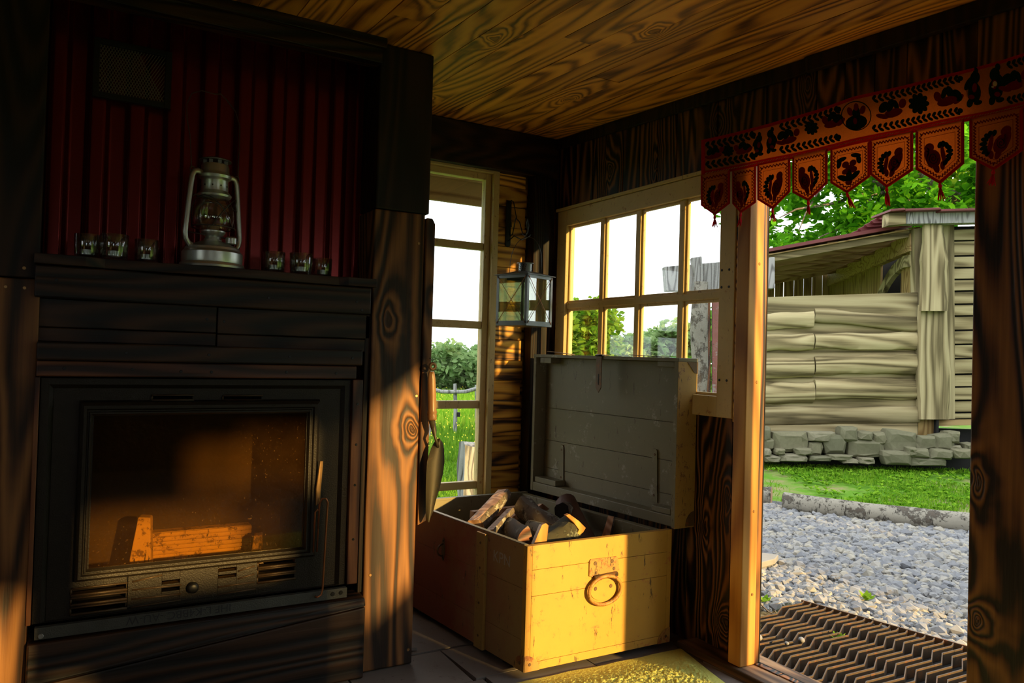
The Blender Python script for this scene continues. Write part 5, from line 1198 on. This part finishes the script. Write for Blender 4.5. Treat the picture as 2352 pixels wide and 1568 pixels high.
# ---- log cabin
DC = 9.6
cab = thing('log_cabin', Q(1990, 1000, DC), 'rustic log and plank cabin with lean-to roof across the gravel', 'building')
def QP(name, poly, D, th, mat, bevel=.004, parent=cab, rot=True):
    m = MB(); m.prism([Q(u, v, D) for u, v in poly], FH*th); return m.build(name, mat, parent, bevel=bevel, rotz=RZ if rot else 0)
QP('backing_boards', [(1665, 735), (2108, 735), (2108, 1046), (1665, 1046)], DC + .02, .05, 'weather')
QP('top_plank', [(1665, 693), (1740, 690), (1765, 682), (2108, 671), (2108, 728), (1665, 745)], DC - .03, .05, 'weather')
def slab(u0, v0, u1, v1, r0, r1, seed, mat='weather', rough=.14, sq=.55):
    a, b = Q(u0, v0, DC), Q(u1, v1, DC); m = MB(); k, n = 16, 12; vs = []
    for i in range(k + 1):
        t = i/k; c = a.lerp(b, t) + Vector((0, 0, .012*mnoise.noise(Vector((seed*5.1, t*3, 0)))))
        for j in range(n):
            an = 2*PI*j/n; r = lerp(r0, r1, t)*(1 + rough*mnoise.noise(Vector((seed*9.7 + math.cos(an), math.sin(an), t*4)))*1.5)
            vs.append(c + Vector((0, 0, 1))*math.sin(an)*r - FH*math.cos(an)*r*sq)
    m.add(vs, [(i*n + j, i*n + (j+1) % n, (i+1)*n + (j+1) % n, (i+1)*n + j) for i in range(k) for j in range(n)] + [tuple(range(n))[::-1], tuple(k*n + j for j in range(n))])
    o = m.build('wall_log', mat, cab, rotz=RZ); smoothed(o, 50); return o
pxm = F/DC
for i, (u0, v0, u1, v1, h0, h1) in enumerate([(1665, 738, 1867, 733, 36, 40), (1869, 722, 2105, 744, 36, 38), (1665, 790, 1867, 784, 38, 38), (1870, 784, 2105, 784, 36, 42), (1665, 850, 1867, 842, 44, 46),
        (1870, 838, 2105, 836, 42, 48), (1665, 905, 1868, 900, 46, 48), (1870, 893, 2105, 894, 46, 44), (1665, 956, 2110, 951, 40, 38)]):
    slab(u0, v0, u1, v1, h0/2/pxm, h1/2/pxm, i + 1)
QP('bottom_plank', [(1665, 978), (2108, 972), (2108, 1010), (1665, 1010)], DC - .03, .04, 'weather')
def vslab(poly, D, th, seed, name='post_slab'):
    m = MB(); rr_ = random.Random(seed); pts = []
    for (a, b), (c, d) in zip(poly, poly[1:] + poly[:1]):
        for t in range(5):
            f = t/5; pts.append((lerp(a, c, f) + (rr_.uniform(-2, 2) if abs(c - a) < 20 else 0), lerp(b, d, f)))
    F0 = [Q(u, v, D) for u, v in pts]; cu = sum(p[0] for p in pts)/len(pts)
    F1 = [Q(lerp(u, cu, .22), v, D - th) for u, v in pts]; n_ = len(pts); m.add(F0 + F1, [tuple(range(n_, 2*n_))] + [(i, (i+1) % n_, n_ + (i+1) % n_, n_ + i) for i in range(n_)])
    return m.build(name, 'weatherv', cab, rotz=RZ)
QP('wall_stud', [(2100, 525), (2192, 515), (2194, 962), (2108, 962)], DC - .02, .12, 'weatherv')
vslab([(2110, 963), (2104, 860), (2108, 700), (2176, 700), (2184, 860), (2180, 963)], DC - .05, .07, 4)
vslab([(2110, 714), (2112, 620), (2118, 514), (2166, 516), (2178, 600), (2176, 714)], DC - .13, .08, 5)
QP('foot_block', [(2110, 962), (2155, 962), (2156, 1002), (2108, 1002)], DC - .02, .15, 'newwoodv')
vl = [519, 552, 587, 614, 641, 668, 698, 725, 758, 790, 823, 859, 888, 919, 947, 962]
for i, (a, b) in enumerate(zip(vl[:-1], vl[1:])):
    QP('siding_board', [(2186, a + 1 + (2 if i else 8)), (2420, a - 2), (2420, b - 4 - (i % 3 == 1)*2), (2186, b - 1)], DC + (.004 if i % 2 else -.012), .03, 'weather', .003)
QP('siding_backing', [(2190, 520), (2420, 515), (2420, 962), (2190, 962)], DC + .04, .03, 'voidshade', 0)
QP('sill_beam', [(2156, 964), (2420, 958), (2420, 972), (2156, 978)], DC, .12, 'newwood')
QP('roof_beam', [(2082, 486), (2420, 476), (2420, 508), (2082, 514)], DC - .28, .16, 'greywood')
QP('beam_end', [(2041, 489), (2081, 486), (2081, 514), (2041, 518)], DC - .29, .17, 'weather')
for a, b, va in ((2046, 2078, 478), (2080, 2160, 477), (2162, 2262, 478), (2264, 2420, 474)):
    QP('roof_tile', [(a, va + 2), (b, va - 1), (b + 2, va + 4), (a, va + 7)], DC - .40, .5, 'redroof', .003)
QP('corner_stud', [(2098, 522), (2114, 520), (2114, 700), (2102, 700)], DC + .01, .05, 'newwoodv')
# red roof slope seen on edge, stepping down to the left
for i in range(7):
    a, v = 2042 - i*12.5, 484 + i*8.8
    QP('roof_sheet', [(a - 26 - i*2, v + 14), (a, v), (a + 90, v - 2), (a + 90, v + 12), (a - 20 - i*2, v + 20)], DC + .3 + i*.06, .05, 'redroof', .003)
# lean-to: roof, rafters, purlins, back slats, side wall
pL, pR = Q(1735, 600, DC + .1), Q(2103, 534, DC + .1)
def latz(p): d = p - CAM; return d.dot(RIGHT), p.z
(l0, zl), (l1, zr) = latz(pL), latz(pR); l0x = l0 - .32; zlx = zl - (zr - zl)/(l1 - l0)*.32
EV = FH + RIGHT*.125 + Vector((0, 0, -.034))
for k in range(6):
    D = DC + .1; hh = .042 if k == 0 else .05; sh = EV*(k*.62)
    m = MB(); m.prism([LV(l0x, D, zlx - hh) + sh, LV(l1, D, zr - hh) + sh, LV(l1, D, zr + hh) + sh, LV(l0x, D, zlx + hh) + sh], FH*.06); m.build('rafter', 'newwood' if k else 'weather', cab, bevel=.003, rotz=RZ)
m = MB(); m.prism([LV(l0x, DC, zlx + .085), LV(l1 - .1, DC, zr + .07), LV(l1 - .1, DC, zr + .115), LV(l0x, DC, zlx + .125)], EV*3.8); m.build('lean_to_roof', 'redroof', cab, rotz=RZ)
m = MB(); m.prism([LV(l0x, DC + .06, zlx + .045), LV(l1, DC + .06, zr + .045), LV(l1, DC + .06, zr + .06), LV(l0x, DC + .06, zlx + .06)], EV*3.6); m.build('roof_deck', 'newwood', cab, rotz=RZ)
for lt_ in (.1, .9, 1.75): 
    f = lt_/(l1 - l0 + .0); L_ = l0 + lt_; z_ = zl + (zr - zl)*f
    m = MB(); m.prism([LV(L_, DC + .08, z_ + .043), LV(L_ + .12, DC + .08, z_ + .043 + .02), LV(L_ + .12, DC + .08, z_ + .09), LV(L_, DC + .08, z_ + .075)], FH*.3); m.build('purlin', 'newwood', cab, rotz=RZ)
rr = random.Random(6); lt_ = 3.75
while lt_ < 5.6:
    w_ = rr.uniform(.13, .19); m = MB(); m.prism([LV(lt_, 13.35, GZ), LV(lt_ + w_, 13.35, GZ), LV(lt_ + w_ - .01, 13.35, 2.75), LV(lt_ - .005, 13.35, 2.75)], FH*.02); m.build('back_slat', 'newwoodv', cab, rotz=RZ); lt_ += w_ + (.004 if rr.random() < .7 else .010)
def SIDE(name, D0, D1, z0, z1, z2, z3, mat, off=0, th=.03):
    f = lambda D: 5.04 + (D - 9.6)*.125 + off
    m = MB(); m.prism([LV(f(D0), D0, z0), LV(f(D1), D1, z1), LV(f(D1), D1, z3), LV(f(D0), D0, z2)], RIGHT*th); return m.build(name, mat, cab)
D = 9.72
for dd in (.12, .14, .1): SIDE('side_board', D, D + dd, GZ, GZ, 2.85, 2.83, 'newwoodv'); D += dd + .005
SIDE('doorway_dark', 9.5, 12.8, GZ, GZ, 2.8, 2.7, 'voidshade', .25)  # near-black sheet stands in for shade inside the doorway
SIDE('door_frame', 10.22, 10.27, 1.9, 1.9, 2.52, 2.5, 'wax', .12, .05); SIDE('door_board', 9.98, 10.14, 2.05, 2.05, 2.15, 2.15, 'alu', .1, .05)
D = 10.85
while D < 13.3: w_ = rr.uniform(.12, .2); SIDE('side_board', D, D + w_, GZ, GZ, 2.75, 2.75, 'newwoodv'); D += w_ + .012
zz0 = latz(Q(2104, 566, 9.68))[1]
SIDE('wall_plate', 9.66, 13.3, zz0 - .06, 2.54, zz0 + .16, 2.76, 'newwood', -.06, .09)
for t in range(6):
    a, b = t/6, (t+1)/6; g_ = lambda q: 2.56 - .30*(q - .15)**2*2.2
    SIDE('arch_brace', 9.68 + a*1.25, 9.68 + b*1.25, g_(a) - .09, g_(b) - .09, g_(a) + .06, g_(b) + .06, 'weather', -.045, .07)
# near-black sheet standing in for shade under the cabin
m = MB(); m.prism([LV(5.3, 9.75, GZ - .02), LV(8.0, 9.75, GZ - .02), LV(8.0, 9.75, .42), LV(5.3, 9.75, .42)], FH*.03); m.build('underfloor_shade', 'voidshade', cab)

# ---- foliage
def leafcloud(mb, rr, centers, n, size, flat=.5, spread=1.0, long=1.5):
    for _ in range(n):
        c, r = rr.choice(centers); d = Vector((rr.gauss(0, 1), rr.gauss(0, 1), rr.gauss(0, 1)*flat)); d = d.normalized()*r*(rr.random()**.45)*spread
        p = c + d; a = Vector((rr.gauss(0, 1), rr.gauss(0, 1), rr.gauss(0, .6))).normalized(); b = a.cross(Vector((rr.gauss(0, .7), rr.gauss(0, .7), 1))).normalized()
        s = size*rr.uniform(.6, 1.25); h = a*s*long*.5; q = b*s*.5; dr = Vector((0, 0, -s*.12))
        mb.add([p - h + dr, p - h*.2 + q, p + h*.45 + q*.75, p + h + dr, p + h*.45 - q*.75, p - h*.2 - q], [(0, 1, 2, 3), (0, 3, 4, 5)])
def tree(name, base, top, crowns, n, size, mat, label, cat='tree', trunk=.16, seed=1, limbs=(), group=None, flat=.7, bark='bark'):
    rr = random.Random(seed); t = thing(name, base, label, cat, group)
    m = MB(); k = 8; m.tube([Vector(base).lerp(Vector(top), i/k) + Vector((rr.uniform(-.05, .05)*trunk*4, rr.uniform(-.05, .05)*trunk*4, 0)) for i in range(k + 1)], [trunk*(1 - .06*i) for i in range(k + 1)], 10); m.build('trunk', bark, t, smooth=True)
    for L_ in limbs:
        m = MB(); m.tube(L_[0], L_[1], 8); m.build('branch', bark, t, smooth=True)
    m = MB(); leafcloud(m, rr, crowns, n, size, flat); o = m.build('leaves', mat, t); o['kind'] = 'stuff'
    return t
rr = random.Random(17)
cr = []
for _ in range(230):
    u = rr.uniform(1660, 2330); v = rr.uniform(180, 590); D = rr.uniform(14.2, 17.5)
    vmax = 600 - max(0, (u - 1900))*.28
    if v > vmax + rr.uniform(-25, 5) : continue
    if mnoise.noise(Vector((u*.012, v*.016, 2))) < -.28: continue
    cr.append((Q(u, v, D), rr.uniform(.28, .55)))
tb = LV(8.4, 16.0, GZ); tt = LV(8.0, 16.0, 4.4)
def Qs(l): return [Q(u, v, D) for u, v, D in l]
limbs = [(Qs([(2130, 520, 16), (2105, 480, 15.8), (2040, 430, 15.4), (1960, 400, 15.2), (1860, 395, 15)]), [.13, .11, .08, .05, .02]),
         (Qs([(2240, 470, 16), (2160, 440, 15.7), (2100, 390, 15.4), (2060, 330, 15.2), (2000, 260, 15)]), [.14, .12, .09, .06, .03]),
         (Qs([(2060, 440, 15.6), (1990, 445, 15.2), (1900, 470, 15), (1830, 480, 15), (1790, 500, 15)]), [.05, .04, .03, .02, .01]),
         (Qs([(2010, 430, 15.4), (1985, 480, 15.3), (1940, 520, 15.2), (1880, 545, 15)]), [.04, .03, .02, .01]),
         (Qs([(1950, 400, 15.2), (1880, 440, 15), (1850, 490, 15), (1835, 530, 15)]), [.03, .025, .015, .01])]
m_ = tree('leafy_tree', tb, tt, cr, 15000, .13, 'leaf', 'big fresh green tree behind the log cabin roof', trunk=.3, seed=5, limbs=limbs)
cr2 = [(Q(rr.uniform(2020, 2260), rr.uniform(300, 475), rr.uniform(18.5, 20)), .45) for _ in range(34)]
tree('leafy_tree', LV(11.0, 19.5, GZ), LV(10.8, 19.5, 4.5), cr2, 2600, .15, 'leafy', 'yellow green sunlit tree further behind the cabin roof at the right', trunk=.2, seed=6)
def blob(u, v, D, ru, rv, n, rr, rs=.35):
    out = []
    for _ in range(n):
        a = rr.uniform(0, 2*PI); q = rr.random()**.6; out.append((Q(u + ru*q*math.cos(a), v + rv*q*math.sin(a), D + rr.uniform(-1, 1)*ru/F*D), rs*rr.uniform(.6, 1.2)))
    return out
rr = random.Random(3)
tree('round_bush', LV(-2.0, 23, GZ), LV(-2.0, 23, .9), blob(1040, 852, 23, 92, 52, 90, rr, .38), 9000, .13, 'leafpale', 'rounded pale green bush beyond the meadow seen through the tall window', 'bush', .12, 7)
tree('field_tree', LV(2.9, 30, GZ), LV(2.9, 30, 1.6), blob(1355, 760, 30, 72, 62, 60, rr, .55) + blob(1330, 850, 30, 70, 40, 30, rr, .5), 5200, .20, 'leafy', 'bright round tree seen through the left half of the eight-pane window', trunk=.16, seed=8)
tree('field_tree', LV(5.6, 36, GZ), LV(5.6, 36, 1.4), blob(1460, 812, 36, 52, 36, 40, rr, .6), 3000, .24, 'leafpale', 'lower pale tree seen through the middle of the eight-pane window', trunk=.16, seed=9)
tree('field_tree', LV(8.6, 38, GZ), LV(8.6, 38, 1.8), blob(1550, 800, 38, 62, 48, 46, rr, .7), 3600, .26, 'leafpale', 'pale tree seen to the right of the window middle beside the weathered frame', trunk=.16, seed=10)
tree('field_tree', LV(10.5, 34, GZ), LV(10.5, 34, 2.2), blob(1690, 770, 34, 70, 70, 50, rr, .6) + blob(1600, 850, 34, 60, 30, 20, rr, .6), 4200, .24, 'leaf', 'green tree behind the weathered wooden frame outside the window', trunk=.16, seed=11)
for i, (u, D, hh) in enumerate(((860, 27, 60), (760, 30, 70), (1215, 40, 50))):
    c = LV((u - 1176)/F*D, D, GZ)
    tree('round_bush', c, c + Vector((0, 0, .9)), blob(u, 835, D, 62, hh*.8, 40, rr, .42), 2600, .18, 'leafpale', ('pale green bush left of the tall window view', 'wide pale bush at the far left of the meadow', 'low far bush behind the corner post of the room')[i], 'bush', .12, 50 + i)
# unseen hedge trees added on the sunny side to keep the yard in shade
rr = random.Random(14)
for i, x in enumerate((8.5, 10.0, 11.8, 13.5, 16.2, 19.0)):
    cr_ = [(Vector((x + rr.uniform(-1.5, 1.5), -6.5 + rr.uniform(-1, 1), rr.uniform(.6, 5.6 + .25*i))), .75) for _ in range(70)]
    tree('shade_tree', (x, -6.5, GZ), (x, -6.5, 3.5), cr_, 3600, .34, 'leaf', ('first', 'second', 'third', 'fourth', 'fifth', 'sixth')[i] + ' tree from the house in the added shade hedge behind the viewer', trunk=.15, seed=30 + i, group=None)
# ---- fence, stump
def fpost(u, vt, vb, lab, seed):
    b = Gp(u, vb); D = (b - CAM).dot(FH); t = Q(u, vt, D); m = MB(); m.tube([b - Vector((0, 0, .05)), b.lerp(t, .5) + Vector((.01, 0, 0)), t], [.034, .031, .028], 8); o = m.build('fence_post', 'greywood', smooth=True, org=b); smoothed(o, 50); tag(o, lab, 'fence post'); return D
D1 = fpost(1045, 881, 1001, 'weathered fence post in the meadow, seen in the middle of the tall window', 1)
D2 = fpost(1094, 884, 987, 'weathered fence post in the meadow next to the tall window frame', 2)
D3 = fpost(985, 884, 1010, 'weathered fence post in the meadow hidden beside the trowel', 3)
m = MB(); pts = [Q(940, 884, D1), Q(985, 892, D1), Q(1015, 899, D1), Q(1045, 900, D1 - .05), Q(1070, 899, D1), Q(1094, 892, D2), Q(1150, 886, D2)]
m.tube(pts, [.03]*7, 8); o = m.build('fence_rail', 'greywood', smooth=True, org=pts[3]); tag(o, 'thin crooked grey fence rail tied across the posts beyond the tall window', 'fence rail')
for u, v, D_, lab in ((1049, 957, D1, 'middle fence post'), (1097, 947, D2, 'fence post by the window frame')):
    m = MB(); c = Q(u, v, D_ - .05); m.prism([c, c + RIGHT*.05, c + RIGHT*.05 + Vector((0, 0, .07)), c + Vector((0, 0, .07))], FH*.03); o = m.build('fence_insulator', 'black', org=c); tag(o, 'small black wire insulator on the ' + lab, 'insulator')
sb = Gp(1086, 1190); Dq = (sb - CAM).dot(FH)
m = MB(); k, n = 14, 20; vs = []; ht = Q(1086, 1018, Dq).z - GZ
for i in range(k + 1):
    t = i/k
    for j in range(n):
        a = 2*PI*j/n; r = (.128 + .02*math.cos(3*a + 1) + .018*math.cos(5*a))*(1 + .22*mnoise.noise(Vector((math.cos(a)*2, math.sin(a)*2, t*2.2))) - .06*t + .10*max(0, .25 - t))
        vs.append(sb + Vector((r*math.cos(a), r*math.sin(a), t*ht + (.02*math.cos(a*2) if i == k else 0))))
m.add(vs, [(i*n + j, i*n + (j+1) % n, (i+1)*n + (j+1) % n, (i+1)*n + j) for i in range(k) for j in range(n)] + [tuple(k*n + j for j in range(n))])
o = m.build('tree_stump', 'greywood', smooth=True, org=sb); smoothed(o, 50); tag(o, 'gnarled silver grey tree stump right outside the tall window', 'stump')
# ---- weathered frame outside the eight-pane window
DW = 7.4; wb = Q(1620, 950, DW); wf = thing('weathered_gate_frame', (wb.x, wb.y, GZ), 'weathered grey wooden frame with red planks outside the eight-pane window', 'gate')
def WP(name, poly, D, th, mat): 
    m = MB(); m.prism([Q(u, v, D) for u, v in poly], FH*th); return m.build(name, mat, wf, bevel=.006)
WP('lintel', [(1530, 668), (1526, 612), (1600, 606), (1780, 590), (1780, 662), (1640, 668)], DW, .12, 'greywood')
WP('lintel_cap', [(1588, 592), (1612, 588), (1616, 640), (1606, 668), (1592, 668), (1596, 628)], DW - .05, .08, 'greywood')
a_, b_ = Gp(1606, 1100), None
m = MB(); D_ = DW - .03; pts = [LV(latz(Q(1606, 800, D_))[0] + dx, D_, z) for dx, z in ((-.02, GZ), (.0, .4), (-.01, .8), (.015, 1.1), (-.01, 1.5), (.0, 1.95))]
m.tube(pts, [.10, .085, .09, .075, .085, .07], 14); o = m.build('bark_post', 'barkbirch', wf, smooth=True)
WP('red_plank', [(1622, 668), (1632, 668), (1634, 1130), (1620, 1130)], DW + .02, .03, 'redpaint' if 'redpaint' in M else 'redwoodv')
M['redpaint'] = worn('faded_red_paint', (.30,.10,.08), (.34,.31,.28), (.12,.08,.06), amt=.9, wscale=9)
WP('red_plank', [(1636, 668), (1652, 668), (1652, 1130), (1636, 1130)], DW + .01, .03, 'redpaint')
WP('pale_plank', [(1653, 664), (1700, 664), (1700, 1130), (1653, 1130)], DW + .03, .03, 'greywood')
